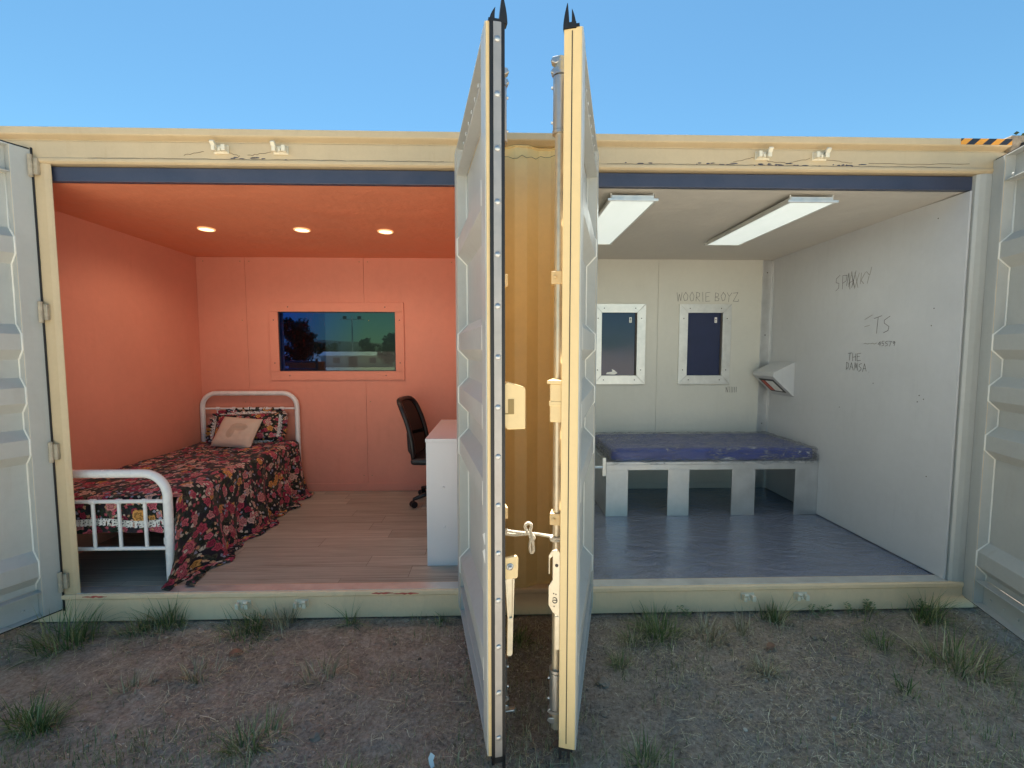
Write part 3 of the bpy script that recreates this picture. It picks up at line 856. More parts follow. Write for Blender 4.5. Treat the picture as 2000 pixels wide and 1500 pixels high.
dR, sgR, T_, subR = make_door(HR, (-math.sin(aR), -math.cos(aR)), True, W, gap_hinge=False)
tag(dR, 'door with plain cream free edge split by a thin seam')
lock_gear(dR, sgR, T_, subR, W, False)
se = MB(); se.box(W+0.0002, W+0.0012, -0.0355, -0.0325, ZB+0.02, ZT-0.01); subR('edge_seam', se, M['rubber'])
ho = MB()
for a, b, hgt, ln in ((-0.062, -0.044, 0.075, 0.004), (-0.036, -0.022, 0.055, -0.006)):
    horn(ho, a, b, hgt, ln)
ho.box(W-0.02, W+0.004, -0.062, -0.022, ZT-0.004, ZT+0.014)
ho.box(W-0.004, W+0.004, -0.06, -0.05, ZB-0.04, ZB); ho.box(W-0.004, W+0.004, -0.03, -0.02, ZB-0.03, ZB)
subR('edge_gasket', ho, M['rubber'])
lb = MB(); lb.box(W-0.12, W-0.01, -(T_+0.040), -T_, 1.23, 1.36); lb.box(W-0.125, W-0.006, -(T_+0.050), -T_, 1.36, 1.372)
lb.box(W-0.121, W-0.008, -(T_+0.043), -T_, 1.285, 1.302)
subR('lock_box', lb, M['cream_clean'], bevel=0.003)
hn = MB()
pts = [(0.0, 0.775), (0.012, 0.79), (0.028, 0.785), (0.040, 0.765), (0.040, 0.70), (0.036, 0.70), (0.036, 0.755), (0.026, 0.765), (0.026, 0.68), (0.040, 0.655), (0.040, 0.59), (0.026, 0.565), (0.0, 0.55)]
hn.prism(pts, lambda p, q, ww: (ww, -(T_+p), q), W-0.014, W-0.004)
hn.box(W-0.018, W-0.006, -(T_+0.018), -(T_-0.0), 0.43, 0.552)
subR('handle', hn, M['rod'], bevel=0.002)
em = MB()   # embossed round mark on the lever
q0 = [(T_+0.024, 0.606), (T_+0.010, 0.606)]
em.tube([(W-0.0035, -(T_+0.018+0.008*math.cos(a)), 0.610+0.010*math.sin(a)) for a in [R(-20)-i*R(300)/14 for i in range(15)]], 0.0016, 6)
em.tube([(W-0.0035, -(T_+0.026), 0.610), (W-0.0035, -(T_+0.011), 0.611)], 0.0015, 6)
for p, q in ((0.022, 0.634), (0.014, 0.632), (0.020, 0.588)): em.disc_dome((W-0.004, -(T_+p), q), (1, 0, 0), 0.0026, 0.002, 8)
em.disc_dome((W-0.004, -(T_+0.012), 0.735), (1, 0, 0), 0.006, 0.003, 12)
subR('emblem', em, M['fence'])

# outer pair of doors
aO = 0.4458
d3, s3, _, sub3 = make_door(-2.3753, (-math.sin(aO), -math.cos(aO)), True, 1.02)
tag(d3, 'door at the left end with a black gasket along its hinge edge')
aO2 = 0.2928
d4, s4, _, sub4 = make_door(2.631, (-math.sin(aO2), -math.cos(aO2)), False, 1.02, gap_hinge=False)
tag(d4, 'grey door face standing open at the right end')
pk = MB(); pk.prism([(0.0, 0.0), (0.02, 0.02), (0.05, 0.014), (0.07, -0.03), (0.04, -0.07), (0.0, -0.055)], lambda p, q, w_: (w_, -0.02+p*0.55, 1.975+q), 0.44, 0.98)
sub4('ledge', pk, M['cream_clean'], bevel=0.004)

# ------------------------------------------------------------------ rooms inside
def slab(name, mat, x0, x1, y0, y1, zf, nx=20, ny=20, th=0.02, warp=0.0):
    mb = MB()
    for s_ in (0, 1):
        for j in range(ny+1):
            for i in range(nx+1):
                x = x0+(x1-x0)*i/nx; y = y0+(y1-y0)*j/ny
                edge = min(i, nx-i, j, ny-j)
                z = zf(y)+(warp*fnoise(x*2.2, y*2.2, 3) if edge > 0 else 0)
                mb.v.append((x, y, z+s_*th))
    A = (nx+1)*(ny+1)
    for j in range(ny):
        for i in range(nx):
            a = j*(nx+1)+i; q = (a, a+1, a+nx+2, a+nx+1)
            mb.f.append(q[::-1]); mb.mi.append(0); mb.f.append(tuple(k+A for k in q)); mb.mi.append(0)
    return mb.build(name, mat, cont, smooth=True, auto=40)
PX0, PX1 = 0.03, 0.12       # partition faces
tag(slab('ceiling', M['salmon_ceiling'], XL, PX0, 0.063, 1.86, zc, 40, 30, 0.02, 0.004), 'salmon painted ceiling')
tag(slab('ceiling', M['greyceil'], PX1, XR+0.02, 0.063, 1.86, zc, 40, 30, 0.02, 0.004), 'off-white ceiling')
f = MB(); f.box(XL, PX0, 0.075, 1.86, 0.12, ZF); tag(f.build('floor', M['wood'], cont), 'grey brown wood plank floor')
f = MB(); f.box(PX1, XR+0.02, 0.075, 1.86, 0.12, ZF); tag(f.build('floor', M['vinyl'], cont), 'speckled blue grey floor')
f = MB(); f.box(PX0+0.003, PX1-0.003, 0.075, 1.86, 0.12, 2.34); f.build('partition', M['black_int'], cont)
def lining(name, mat, rects, y0, y1, label, hs):
    mb = MB()
    for (x0, x1, z0, z1) in rects: wall_cells(mb, x0, x1, z0, z1, y0, y1, [q for q in hs if q[0] < x1 and q[1] > x0])
    o = mb.build(name, mat, cont); tag(o, label); return o
J = 0.0012
zct = 2.318
hL = [(-2.04, -0.968, 1.28, 1.832)]
back_salmon = lining('back_wall', M['salmon'], [(XL+0.001, -2.319-J, ZF, zct), (-2.319+J, -1.2525-J, ZF, zct), (-1.2525+J, PX0, ZF, zct)], YB, YB+0.03, 'salmon plywood back wall', hL)
hR = [(0.918, 1.274, 1.238, 1.828), (1.748, 2.082, 1.238, 1.828)]
back_grey = lining('back_wall', M['greywall'], [(PX1, 1.468-J, ZF, zct), (1.468+J, XR-0.001, ZF, zct)], YB, YB+0.03, 'off-white back wall', hR)
s_ = MB(); s_.box(XL-0.03, XL, 0.063, 1.86, 0.12, 2.36); tag(s_.build('side_wall', M['salmon'], cont), 'salmon wall beside the bed')
s_ = MB(); s_.box(XL-0.03, -2.425, 0.063, 0.0895, 0.12, 2.36); s_.build('return_wall', M['salmon'], cont)
s_ = MB(); s_.box(PX0, PX0+0.003, 0.063, 1.83, ZF, 2.34); tag(s_.build('side_wall', M['salmon'], cont), 'salmon partition wall behind the desk')
s_ = MB(); s_.box(PX1-0.003, PX1, 0.063, 1.83, ZF, 2.34); tag(s_.build('side_wall', M['greywall'], cont), 'off-white partition wall')
s_ = MB(); s_.box(XR, XR+0.011, 0.022, 1.83, 0.1585, 2.338)
right_wall = tag(s_.build('side_wall', M['greywall_cool'], cont, bevel=0.002), 'pale grey wall scrawled with marker pen')
s_ = MB(); s_.box(XR+0.0112, XR+0.0185, 0.034, 0.09, 0.158, 2.342); s_.build('shadow_gap', M['black_int'], cont)
sk = MB(); sk.box(-1.85, PX0, YB-0.008, YB, ZF+0.001, ZF+0.075); tag(sk.build('skirting', M['salmon'], cont, bevel=0.002))
sk = MB(); sk.box(PX1, XR-0.105, YB-0.008, YB, ZF+0.001, ZF+0.06); sk.build('skirting', M['greywall'], cont, bevel=0.002)
ct = MB(); ct.box(2.447, XR-0.0005, YB-0.004, YB, ZF, 2.314); ct.box(XR-0.004, XR-0.0005, YB-0.03, YB-0.004, ZF, 2.314)
ctr = ct.build('corner_trim', M['alu'], cont, bevel=0.001)
sb = MB()
for z in (2.20, 1.62, 1.15, 0.78): sb.disc_dome((2.492, YB-0.004, z), (0, -1, 0), 0.006, 0.003, 8)
sb.build('screw', M['fence'], ctr)
ss = MB()
for x in (-2.69, -2.36, -2.28, -1.29, -1.215, -0.45):
    for z in ((2.28, 1.75, 1.0, 0.30) if x in (-2.36, -1.215) else (2.28, 0.30)): ss.disc_dome((x, YB, z), (0, -1, 0), 0.0045, 0.0015, 8)
split(ss, 'screw', M['slot'], back_salmon)
sw = MB()
for (y, z) in ((0.20, 2.24), (0.19, 1.72), (0.20, 1.62), (0.25, 1.20), (0.22, 1.18), (0.26, 1.16), (0.17, 0.72), (0.9, 1.05), (0.6, 1.25)):
    sw.disc_dome((XR, y, z), (-1, 0, 0), 0.004, 0.0015, 8)
sw.build('screw', M['ink'], right_wall)

# windows
def frame(name, mat, xo0, xo1, zo0, zo1, xi0, xi1, zi0, zi1, y0, th, butt=False):
    mb = MB(); g_ = 0.0006
    quads = [[(xo0, zo1), (xo1, zo1), (xi1, zi1), (xi0, zi1)], [(xo1, zo1), (xo1, zo0), (xi1, zi0), (xi1, zi1)],
             [(xo1, zo0), (xo0, zo0), (xi0, zi0), (xi1, zi0)], [(xo0, zo0), (xo0, zo1), (xi0, zi1), (xi0, zi0)]]
    if butt:
        quads = [[(xo0, zo1), (xo1, zo1), (xo1, zi1), (xo0, zi1)], [(xo1, zi1), (xo1, zi0), (xi1, zi0), (xi1, zi1)],
                 [(xo1, zo0), (xo0, zo0), (xo0, zi0), (xo1, zi0)], [(xo0, zi0), (xo0, zi1), (xi0, zi1), (xi0, zi0)]]
    for q in quads:
        cx_ = sum(p[0] for p in q)/4; cz_ = sum(p[1] for p in q)/4
        q = [(p[0]+(cx_-p[0])*0.004, p[1]+(cz_-p[1])*0.004) for p in q]
        mb.prism(q, lambda p, r_, w_: (p, w_, r_), y0-th, y0)
    o = mb.build(name, mat, cont, bevel=0.0012)
    s2 = MB()
    for q in quads:
        for f_ in (0.14, 0.86):
            a = [(q[0][k]+(q[1][k]-q[0][k])*f_) for k in (0, 1)]; b = [(q[3][k]+(q[2][k]-q[3][k])*f_) for k in (0, 1)]
            s2.disc_dome(((a[0]+b[0])/2, y0-th, (a[1]+b[1])/2), (0, -1, 0), 0.0055, 0.003, 8)
    s2.build('screw', M['fence'], o)
    return o
wf = frame('window_frame', M['salmon'], -2.112, -0.891, 1.203, 1.913, -2.034, -0.971, 1.284, 1.828, YB, 0.014, True)
tag(wf, 'wide window in a salmon frame with tinted glass')
p = MB(); p.box(-2.05, -0.955, YB+0.012, YB+0.016, 1.272, 1.842); p.build('pane', M['tinted'], wf)
p = MB()
for (a, b, c, d) in ((-2.036, -2.028, 1.284, 1.828), (-0.977, -0.969, 1.284, 1.828)): p.box(a, b, YB+0.001, YB+0.011, c, d)
p.box(-2.028, -0.977, YB+0.001, YB+0.011, 1.284, 1.291); p.box(-2.028, -0.977, YB+0.001, YB+0.011, 1.821, 1.828)
p.build('pane_bead', M['blackplastic'], wf)
wl_ = MB()   # jamb lining through the wall
for (a, b, c, d) in ((-2.045, -2.037, 1.276, 1.836), (-0.970, -0.962, 1.276, 1.836)): wl_.box(a, b, YB+0.031, 1.895, c, d)
wl_.box(-2.037, -0.970, YB+0.031, 1.895, 1.274, 1.282); wl_.box(-2.037, -0.970, YB+0.031, 1.895, 1.830, 1.838)
wl_.build('jamb_lining', M['blackplastic'], wf)
for (a, b, c, d, lab) in ((0.868, 1.352, 0.94, 1.271, 'aluminium framed window with dark navy glass, half hidden by the door'),
                          (1.668, 2.160, 1.750, 2.080, 'aluminium framed window with dark navy glass under the marker writing')):
    w_ = frame('window_frame', M['alu_frame'], a, b, 1.158, 1.907, c, d, 1.240, 1.826, YB, 0.016); tag(w_, lab)
    p = MB(); p.box(c-0.015, d+0.015, YB+0.010, YB+0.018, 1.228, 1.838); p.build('pane', M['navyglass'], w_)
    p = MB(); p.box(d-0.012, d-0.001, YB+0.0005, YB+0.0095, 1.241, 1.825); p.build('pane_bead', M['fence'], w_)
    p = MB(); p.box(d-0.068, d-0.045, YB+0.0092, YB+0.0098, 1.735, 1.785); st_ = p.build('sticker', M['paper'], w_)
    p = MB(); p.ribbon([(d-0.0565, YB+0.009, 1.745), (d-0.0565, YB+0.009, 1.772)], 0.004, (0, -1, 0)); p.ribbon([(d-0.0625, YB+0.009, 1.764), (d-0.0565, YB+0.009, 1.774), (d-0.0505, YB+0.009, 1.764)], 0.004, (0, -1, 0))
    p.build('sticker_arrow', M['ink'], w_)
    if c < 1:   # pale torn scrap at the foot of the glass
        p = MB(); p.prism([(0.99, 1.252), (1.07, 1.248), (1.10, 1.262), (1.075, 1.285), (1.045, 1.302), (1.05, 1.276), (1.0, 1.268)], lambda q, r_, w2: (q, w2, r_), YB+0.0085, YB+0.0096)
        p.build('paper_scrap', M['paper'], w_)

# marker writing
FONT = {
 'W': [[(0, 1), (.25, 0), (.5, .8), (.75, 0), (1, 1)]], 'O': [[(.5, 1), (.05, .6), (.3, 0), (.8, .1), (.95, .65), (.5, 1)]],
 'R': [[(.1, 0), (.15, 1), (.8, .85), (.75, .5), (.15, .45), (.95, 0)]], 'I': [[(.22, 0), (.2, 1)]],
 'E': [[(1, 1), (.1, .95), (.1, 0), (1, .05)], [(.1, .5), (.8, .52)]], 'B': [[(.1, 0), (.1, 1), (.8, .85), (.7, .55), (.15, .5), (.95, .3), (.8, .03), (.1, 0)]],
 'Y': [[(0, 1), (.45, .5), (1, 1)], [(.45, .5), (.3, -.05)]], 'Z': [[(0, .95), (.9, 1), (.05, .05), (1.1, 0), (1.1, .25)]],
 'T': [[(0, .95), (1.1, 1.05)], [(.6, 1), (.4, 0)]], 'S': [[(.9, 1), (.2, .8), (.15, .6), (.8, .4), (.75, .15), (.1, -.05)]],
 'H': [[(.1, 0), (.1, 1)], [(.9, 0), (.9, 1)], [(.1, .5), (.9, .5)]], 'D': [[(.15, 0), (.1, 1), (.8, .8), (.9, .4), (.15, 0)]],
 'A': [[(0, 0), (.5, 1), (1, 0)], [(.2, .4), (.8, .4)]], 'N': [[(.1, 0), (.1, 1), (.9, 0), (.9, 1)]], 'M': [[(.0, 0), (.2, 1), (.5, .3), (.8, 1), (1, 0)]],
 'K': [[(.1, 0), (.1, 1)], [(.9, 1), (.1, .5), (.9, 0)]], 'X': [[(0, 0), (1, 1)], [(0, 1), (1, 0)]], 'P': [[(.1, 0), (.1, 1), (.9, .85), (.8, .5), (.1, .45)]],
 '4': [[(.7, 0), (.7, 1), (.0, .4), (1, .4)]], '5': [[(.9, 1), (.2, 1), (.15, .55), (.8, .5), (.8, .1), (.1, 0)]], '7': [[(0, 1), (.9, 1), (.3, 0)]],
 '9': [[(.9, .7), (.4, .5), (.2, .8), (.6, 1), (.9, .7), (.6, 0)]], '~': [[(0, .4), (.4, .6), (.7, .35), (1.1, .5)]], '.': [[(.4, 0), (.5, .04)]], 'F': [[(1, 1.1), (.3, .95)], [(.2, 0.35), (.8, .5)]],
 '|': [[(.25, 0), (.2, 1)]], 'U': [[(.1, 1), (.15, .1), (.8, 0), (.85, 1)]],
}
def scrawl(name, text, mat, parent, to3d, nrm, s0, z0, h_, adv, w_, slope=0.0, jit=0.06, seed=1, shear=0.0):
    mb = MB(); r_ = random.Random(seed); x = s0
    for ch_ in text:
        if ch_ != ' ':
            for st_ in FONT[ch_]:
                pts = [(x+(a+r_.uniform(-jit, jit)+shear*b)*adv*0.78, z0+(b+r_.uniform(-jit, jit))*h_+slope*(x-s0)) for a, b in st_]
                mb.ribbon([to3d(a, b) for a, b in pts], w_, nrm)
        x += adv*(0.55 if ch_ in 'I|. ' else 1.0)
    return tag(mb.build(name, mat, parent))
bk = lambda a, b: (a, YB-0.0008, b)
scrawl('wall_writing', 'WOORIE BOYZ', M['ink'], back_grey, bk, (0, -1, 0), 1.645, 1.935, 0.082, 0.0585, 0.0031, 0.0, 0.05, 4)
scrawl('tally_marks', 'N|||||', M['ink'], back_grey, bk, (0, -1, 0), 2.135, 1.078, 0.052, 0.030, 0.0036, 0, 0.05, 6)
rw = lambda a, b: (XR-0.0008, 1.9-a, b)     # a grows towards the viewer
def rws(t_, m_, y0, z0, h_, adv, w_, sl=0.0, seed=1, jit=0.07, name='wall_writing'):
    scrawl(name, t_, M[m_], right_wall, lambda a, b: (XR-0.0008, y0-a, b), (-1, 0, 0), 0.0, z0, h_, adv, w_, sl, jit, seed)
rws('SP', 'ink', 1.005, 1.93, 0.105, 0.068, 0.0031, 0.0, 3)
rws('AXKY', 'ink_faint', 0.87, 1.93, 0.100, 0.055, 0.0040, 0.0, 5, 0.16)
rws('AX', 'ink', 0.885, 1.93, 0.100, 0.048, 0.0034, 0.0, 8, 0.2)
rws('F', 'ink_faint', 0.72, 1.60, 0.10, 0.10, 0.0034, 0, 2)
rws('TS', 'ink', 0.62, 1.592, 0.105, 0.075, 0.0031, 0, 9, 0.04)
rws('~~', 'ink_faint', 0.70, 1.505, 0.035, 0.06, 0.0032, 0, 2)
rws('45579', 'ink', 0.575, 1.503, 0.032, 0.028, 0.0026, 0, 12)
rws('THE', 'ink', 0.838, 1.402, 0.052, 0.042, 0.0030, 0, 21)
rws('DAMSA.', 'ink', 0.855, 1.335, 0.056, 0.040, 0.0030, -0.05, 23)

# wall device: wedge housing near the corner
wd = thing('wall_housing', (XR, 1.59, 1.22), 'grey wedge shaped housing with small dark screen on the grey side wall', 'wall unit')
b = MB(); b.prism([(-0.001, 0.155), (-0.19, 0.062), (-0.195, 0.028), (-0.001, -0.150)], lambda p, q, w_: (p, w_, q), -0.155, 0.16)
b.build('housing', M['greywall_cool'], wd, bevel=0.003)
dv = Vector((0.194, 0, -0.178)).normalized(); nv = Vector((-0.178, 0, -0.194)).normalized()
def onface(f0, f1, off, y0, y1):
    a = Vector((-0.195, 0, 0.028))+dv*f0+nv*off; c_ = Vector((-0.195, 0, 0.028))+dv*f1+nv*off
    a2, c2 = a+nv*0.003, c_+nv*0.003
    vs = [Vector((q.x, y, q.z)) for y in (y0, y1) for q in (a, c_, c2, a2)]
    return vs, [(0, 1, 2, 3), (7, 6, 5, 4), (0, 4, 5, 1), (1, 5, 6, 2), (2, 6, 7, 3), (3, 7, 4, 0)]
b = MB(); b.add(*onface(0.04, 0.21, 0.0006, -0.11, 0.11)); b.build('screen_bezel', M['blackplastic'], wd)
b = MB(); b.add(*onface(0.06, 0.19, 0.004, -0.085, 0.02)); b.build('screen', M['paper'], wd)
b = MB(); b.add(*onface(0.06, 0.19, 0.004, 0.035, 0.085)); b.build('label_plate', M['redpaint'], wd)
# ------------------------------------------------------------------ ceiling lights
def downlight(x, y, label):
    z = zc(y)-0.002
    t = thing('downlight', (x, y, z), label, 'downlight', 'downlights in the salmon ceiling')
    rgm = MB()
    rgm.tube([(0.050*math.cos(a), 0.050*math.sin(a), -0.003) for a in [k*PI/16 for k in range(32)]], 0.006, 8, closed=True)
    rgm.build('trim_ring', M['warmtrim'], t, smooth=True)
    d = MB(); d.tube([(0, 0, 0.001), (0, 0, -0.003)], [0.047, 0.047], 28); d.build('lamp_lens', M['warmlens'], t)
    l = bpy.data.lights.new('lamp_light', 'SPOT'); l.energy = 2.7; l.color = (1.0, 0.80, 0.56); l.spot_size = R(165); l.spot_blend = 0.6; l.shadow_soft_size = 0.045
    lo = bpy.data.objects.new('lamp_light', l); scene.collection.objects.link(lo); lo.parent = t; lo.location = (0, 0, -0.055)
M['warmtrim'] = emit('lamp_trim', (1.0, 0.55, 0.20), 0.25, (0.75, 0.62, 0.45))
M['warmlens'] = emit('lamp_lens', (1.0, 0.86, 0.55), 1.4)
downlight(-2.075, 0.90, 'small round lit downlight nearest the bed side of the salmon ceiling')
downlight(-1.41, 0.90, 'small round lit downlight in the middle of the salmon ceiling row')
downlight(-0.83, 0.93, 'bright round downlight nearest the open door in the salmon ceiling')

M['diffuser'] = emit('panel_diffuser', (0.90, 1.0, 0.94), 0.20, (0.75, 0.78, 0.74), 0.12)
def panel_light(x0, x1, label):
    y0, y1 = 0.085, 1.13; zb = 2.288
    t = thing('ceiling_panel_light', ((x0+x1)/2, (y0+y1)/2, zb), label, 'ceiling light', 'ceiling panel lights in the grey room')
    hx, hy = (x1-x0)/2, (y1-y0)/2
    f_ = MB()
    f_.box(-hx+0.012, hx-0.012, -hy+0.012, hy-0.012, 0.012, 0.034)
    f_.box(-hx-0.012, hx+0.012, -hy, -hy+0.012, 0.0, 0.014); f_.box(-hx-0.012, hx+0.012, hy-0.012, hy, 0.0, 0.014)
    f_.box(-hx-0.004, -hx+0.008, -hy+0.0125, hy-0.0125, 0.0, 0.014); f_.box(hx-0.008, hx+0.004, -hy+0.0125, hy-0.0125, 0.0, 0.014)
    for sx_ in (-1, 1):
        for sy_ in (-1, 1): f_.cyl((sx_*(hx-0.01), sy_*(hy-0.02), 0.014), (sx_*(hx-0.01), sy_*(hy-0.02), 0.046 if sy_ < 0 else 0.03), 0.004, 8)
    f_.build('frame', M['alu_frame'], t, bevel=0.0015)
    d = MB(); d.box(-hx+0.008, hx-0.008, -hy+0.0125, hy-0.0125, 0.003, 0.010); d.build('diffuser', M['diffuser'], t)
    l = bpy.data.lights.new('panel_glow', 'AREA'); l.shape = 'RECTANGLE'; l.size = (x1-x0)*0.9; l.size_y = (y1-y0)*0.95; l.energy = 1.0; l.color = (0.92, 1.0, 0.92)
    lo = bpy.data.objects.new('panel_glow', l); scene.collection.objects.link(lo); lo.parent = t; lo.location = (0, 0, -0.004)
panel_light(0.590, 0.845, 'rectangular lit ceiling panel partly hidden behind the open cream door')
panel_light(1.590, 1.850, 'rectangular lit ceiling panel in full view nearest the grey side wall')

# ------------------------------------------------------------------ bed
BX0, BX1 = -2.725, -1.872; YF, YH = 0.105, 1.785
bed = thing('bed_frame', ((BX0+BX1)/2, 0.95, ZF), 'white tubular metal single bed frame against the salmon wall', 'bed')
ox, oy, oz = bed.location
def arch(y, ztop, rc, r):
    x0, x1 = BX0-ox, BX1-ox
    pts = [(x0, y-oy, 0.0), (x0, y-oy, (ztop-oz-rc)*0.5), (x0, y-oy, ztop-oz-rc)]
    pts += [(x0+rc-rc*math.cos(a), y-oy, ztop-oz-rc+rc*math.sin(a)) for a in [PI/2*k/8 for k in range(1, 9)]]
    pts += [(x1-rc+rc*math.sin(a), y-oy, ztop-oz-rc+rc*math.cos(a)) for a in [PI/2*k/8 for k in range(0, 9)]]
    pts += [(x1, y-oy, (ztop-oz-rc)*0.5), (x1, y-oy, 0.0)]
    mb = MB(); mb.tube(pts, r, 16); return mb
def rails(mb, y, z_hi, z_lo, xs, r_h=0.010, r_v=0.009):
    for z in (z_hi, z_lo):
        if z is not None: mb.cyl((BX0-ox, y-oy, z-oz), (BX1-ox, y-oy, z-oz), r_h, 12)
    for x in xs:
        mb.cyl((x-ox, y-oy, (z_lo if z_lo else 0.5)-oz), (x-ox, y-oy, z_hi-oz), r_v, 10)
        mb.tube([(x-ox-0.016, y-oy, z_hi-oz), (x-ox-0.013, y-oy, z_hi-oz), (x-ox+0.013, y-oy, z_hi-oz), (x-ox+0.016, y-oy, z_hi-oz)], [r_h, 0.015, 0.015, r_h], 12)
hbm = arch(YH, 1.085, 0.125, 0.0215); rails(hbm, YH, 0.945, 0.40, [-2.59+0.145*k for k in range(5)], 0.009, 0.0075)
hbm.build('headboard', M['whitepaint'], bed, smooth=True, auto=50)
fbm = arch(YF, 0.790, 0.125, 0.0235); rails(fbm, YF, 0.632, 0.362, [-2.567+0.142*k for k in range(5)], 0.011, 0.0095)
fbm.build('footboard', M['whitepaint'], bed, smooth=True, auto=50)
sr = MB()
for x in (BX0+0.03, BX1-0.05): sr.box(x-ox, x-ox+0.02, YF-oy+0.022, YH-oy-0.022, 0.22, 0.26)
for k in range(9):
    y = YF+0.15+k*0.175; sr.box(BX0+0.05-ox, BX1-0.05-ox, y-oy, y-oy+0.05, 0.245, 0.26)
sr.build('side_rail', M['whitepaint'], bed)
mt = MB()
mt.box(BX0+0.02, BX1-0.045, YF+0.075, YH-0.04, 0.48, 0.61)
tag(mt.build('mattress', M['foam'], bevel=0.04, seg=4), 'thin mattress under the floral bedspread', 'mattress')

def spread():
    """bedspread: across the top, over the near side and down to the floor; foot end hangs behind the footboard"""
    x_l, x_r = BX0+0.012, BX1-0.028
    y0, y1 = 0.152, 1.735
    NS, NV = 150, 170
    L1 = x_r-x_l; rr = 0.055; drop = 0.66-rr-0.165
    total = L1+rr*PI/2+drop+0.05
    mb = MB(); mb.uv = []
    def top_z(x, y):
        edge = 1-min(1, (y-y0)/0.16)
        return 0.658-0.018*(x_r-x)+0.008*fnoise(x*5, y*5, 2)+0.005*fnoise(x*13, y*11, 8)-0.02*edge*edge+0.006*math.sin(y*3.1+1)
    for j in range(NV+1):
        v = j/NV
        for i in range(NS+1):
            s = total*i/NS
            if s < L1:
                y = y0+(y1-y0)*v
                x = x_l+s; z = top_z(x, y)
                fo = 0.0
            else:
                s2 = s-L1
                y = y0+(y1-y0)*v
                zr = top_z(x_r, y)-rr
                if s2 < rr*PI/2:
                    a = s2/rr; x = x_r+rr*math.sin(a); z = zr+rr*math.cos(a); k = 0.0+0.12*a
                    flare = 0
                else:
                    d = s2-rr*PI/2; k = min(1.0, d/drop)
                    if d < drop:
                        x = x_r+rr+0.02*k+0.035*k*k; z = zr-(zr-0.168)*k
                    else:
                        e = d-drop; x = x_r+rr+0.055+e; z = 0.168-0.008*(e/0.05)
                    k = 0.12+0.88*k
                # front edge of the side drop spreads past the foot post; head end too
                if v < 0.14: y -= (0.135*k)*(1-v/0.14)
                if v > 0.93: y += 0.02*k*(v-0.93)/0.07
                fold = 0.030*k*math.sin(y*15+1.2*math.sin(y*4.0)+0.8)+0.016*k*math.sin(y*31+2.1*k)+0.020*k*fnoise(y*7, z*3, 1.0)
                x += fold+0.008*fnoise(y*9, z*9, 6)
                z += 0.012*k*k*fnoise(y*12, 3.0)*(1 if k < 0.97 else 0.4)
                if v < 0.12: x -= 0.115*k**5*(1-v/0.12)
                if x < BX1+0.028 and y > YF-0.045 and y < YF+0.08 and s > L1: x = BX1+0.028
                z = max(z, 0.1575)
            mb.v.append((x, y, z)); mb.uv.append((s+0.3, y0+(y1-y0)*v*1.02))
    n = NS+1
    for j in range(NV):
        for i in range(NS):
            mb.f.append((j*n+i, j*n+i+1, (j+1)*n+i+1, (j+1)*n+i)); mb.mi.append(0)
    # foot end flap
    NF = 26; o = len(mb.v); NI = int(NS*L1/total)
    for q in range(NF+1):
        d = 0.200*q/NF
        for i in range(NI+1):
            s = total*i/NS; x = x_l+s
            z = top_z(x, y0)-d*(1+0.06*fnoise(x*6, 7)); y = y0-0.010*min(1, q/4)+0.010*(q/NF)*math.sin(x*34+1.5*math.sin(x*9))
            y = max(y, YF+0.024)
            mb.v.append((x, y, z)); mb.uv.append((s+0.3, y0-d))
    for q in range(NF):
        for i in range(NI):
            a = o+q*(NI+1)+i
            mb.f.append((a, a+1, a+NI+2, a+NI+1)); mb.mi.append(0)
    ob = mb.build('bedspread', M['floral'], smooth=True)
    so = ob.modifiers.new('solid', 'SOLIDIFY'); so.thickness = 0.005; so.offset = 0
    tag(ob, 'dark floral bedspread with red and cream flowers draped to the floor', 'bedspread')
    # lace ruffles
    lc = MB(); lc.uv = []
    def strip(path_fn, n, w0):
        o = len(lc.v)
        for k in range(n+1):
            p_, dn, out, u = path_fn(k/n)
            p_ = Vector(p_); ruf = 0.007*math.sin(k*1.35)
            for r_ in range(3):
                f_ = r_/2
                lc.v.append(tuple(p_+Vector(dn)*w0*f_+Vector(out)*(0.004+ruf*f_))); lc.uv.append((u, f_*w0))
        for k in range(n):
            for r_ in range(2):
                a = o+k*3+r_; lc.f.append((a, a+3, a+4, a+1)); lc.mi.append(0)
    strip(lambda f_: ((x_l+L1*f_, y0-0.016, 0.530-0.018*f_+0.006*math.sin(f_*14)), (0, 0, -1), (0, -1, 0), f_*L1), 150, 0.040)
    ob2 = lc.build('lace_trim', M['lace'], ob, smooth=True)
    # ruffle along the lower edge of the side drop
    rfm = MB(); rfm.uv = []
    n2 = 360; o = 0
    for k in range(n2+1):
        f_ = k/n2; y = y0+(y1-y0)*f_-(0.10*(1-f_/0.14) if f_ < 0.14 else 0)
        bx_ = x_r+rr+0.062+0.030*math.sin(y*15+1.2*math.sin(y*4.0)+0.8)+0.016*math.sin(y*31+2.1)
        for r_ in range(4):
            g_ = r_/3
            rfm.v.append((bx_+0.048*g_, y+0.010*g_*math.sin(k*0.6), 0.172-0.012*g_+0.008*g_*math.sin(k*0.95)+0.004*g_)); rfm.uv.append((f_*1.6+2, 0.04*g_+0.5))
    for k in range(n2):
        for r_ in range(3):
            a = k*4+r_; rfm.f.append((a, a+4, a+5, a+1)); rfm.mi.append(0)
    rfm.build('ruffle', M['floral'], ob, smooth=True)
spread()

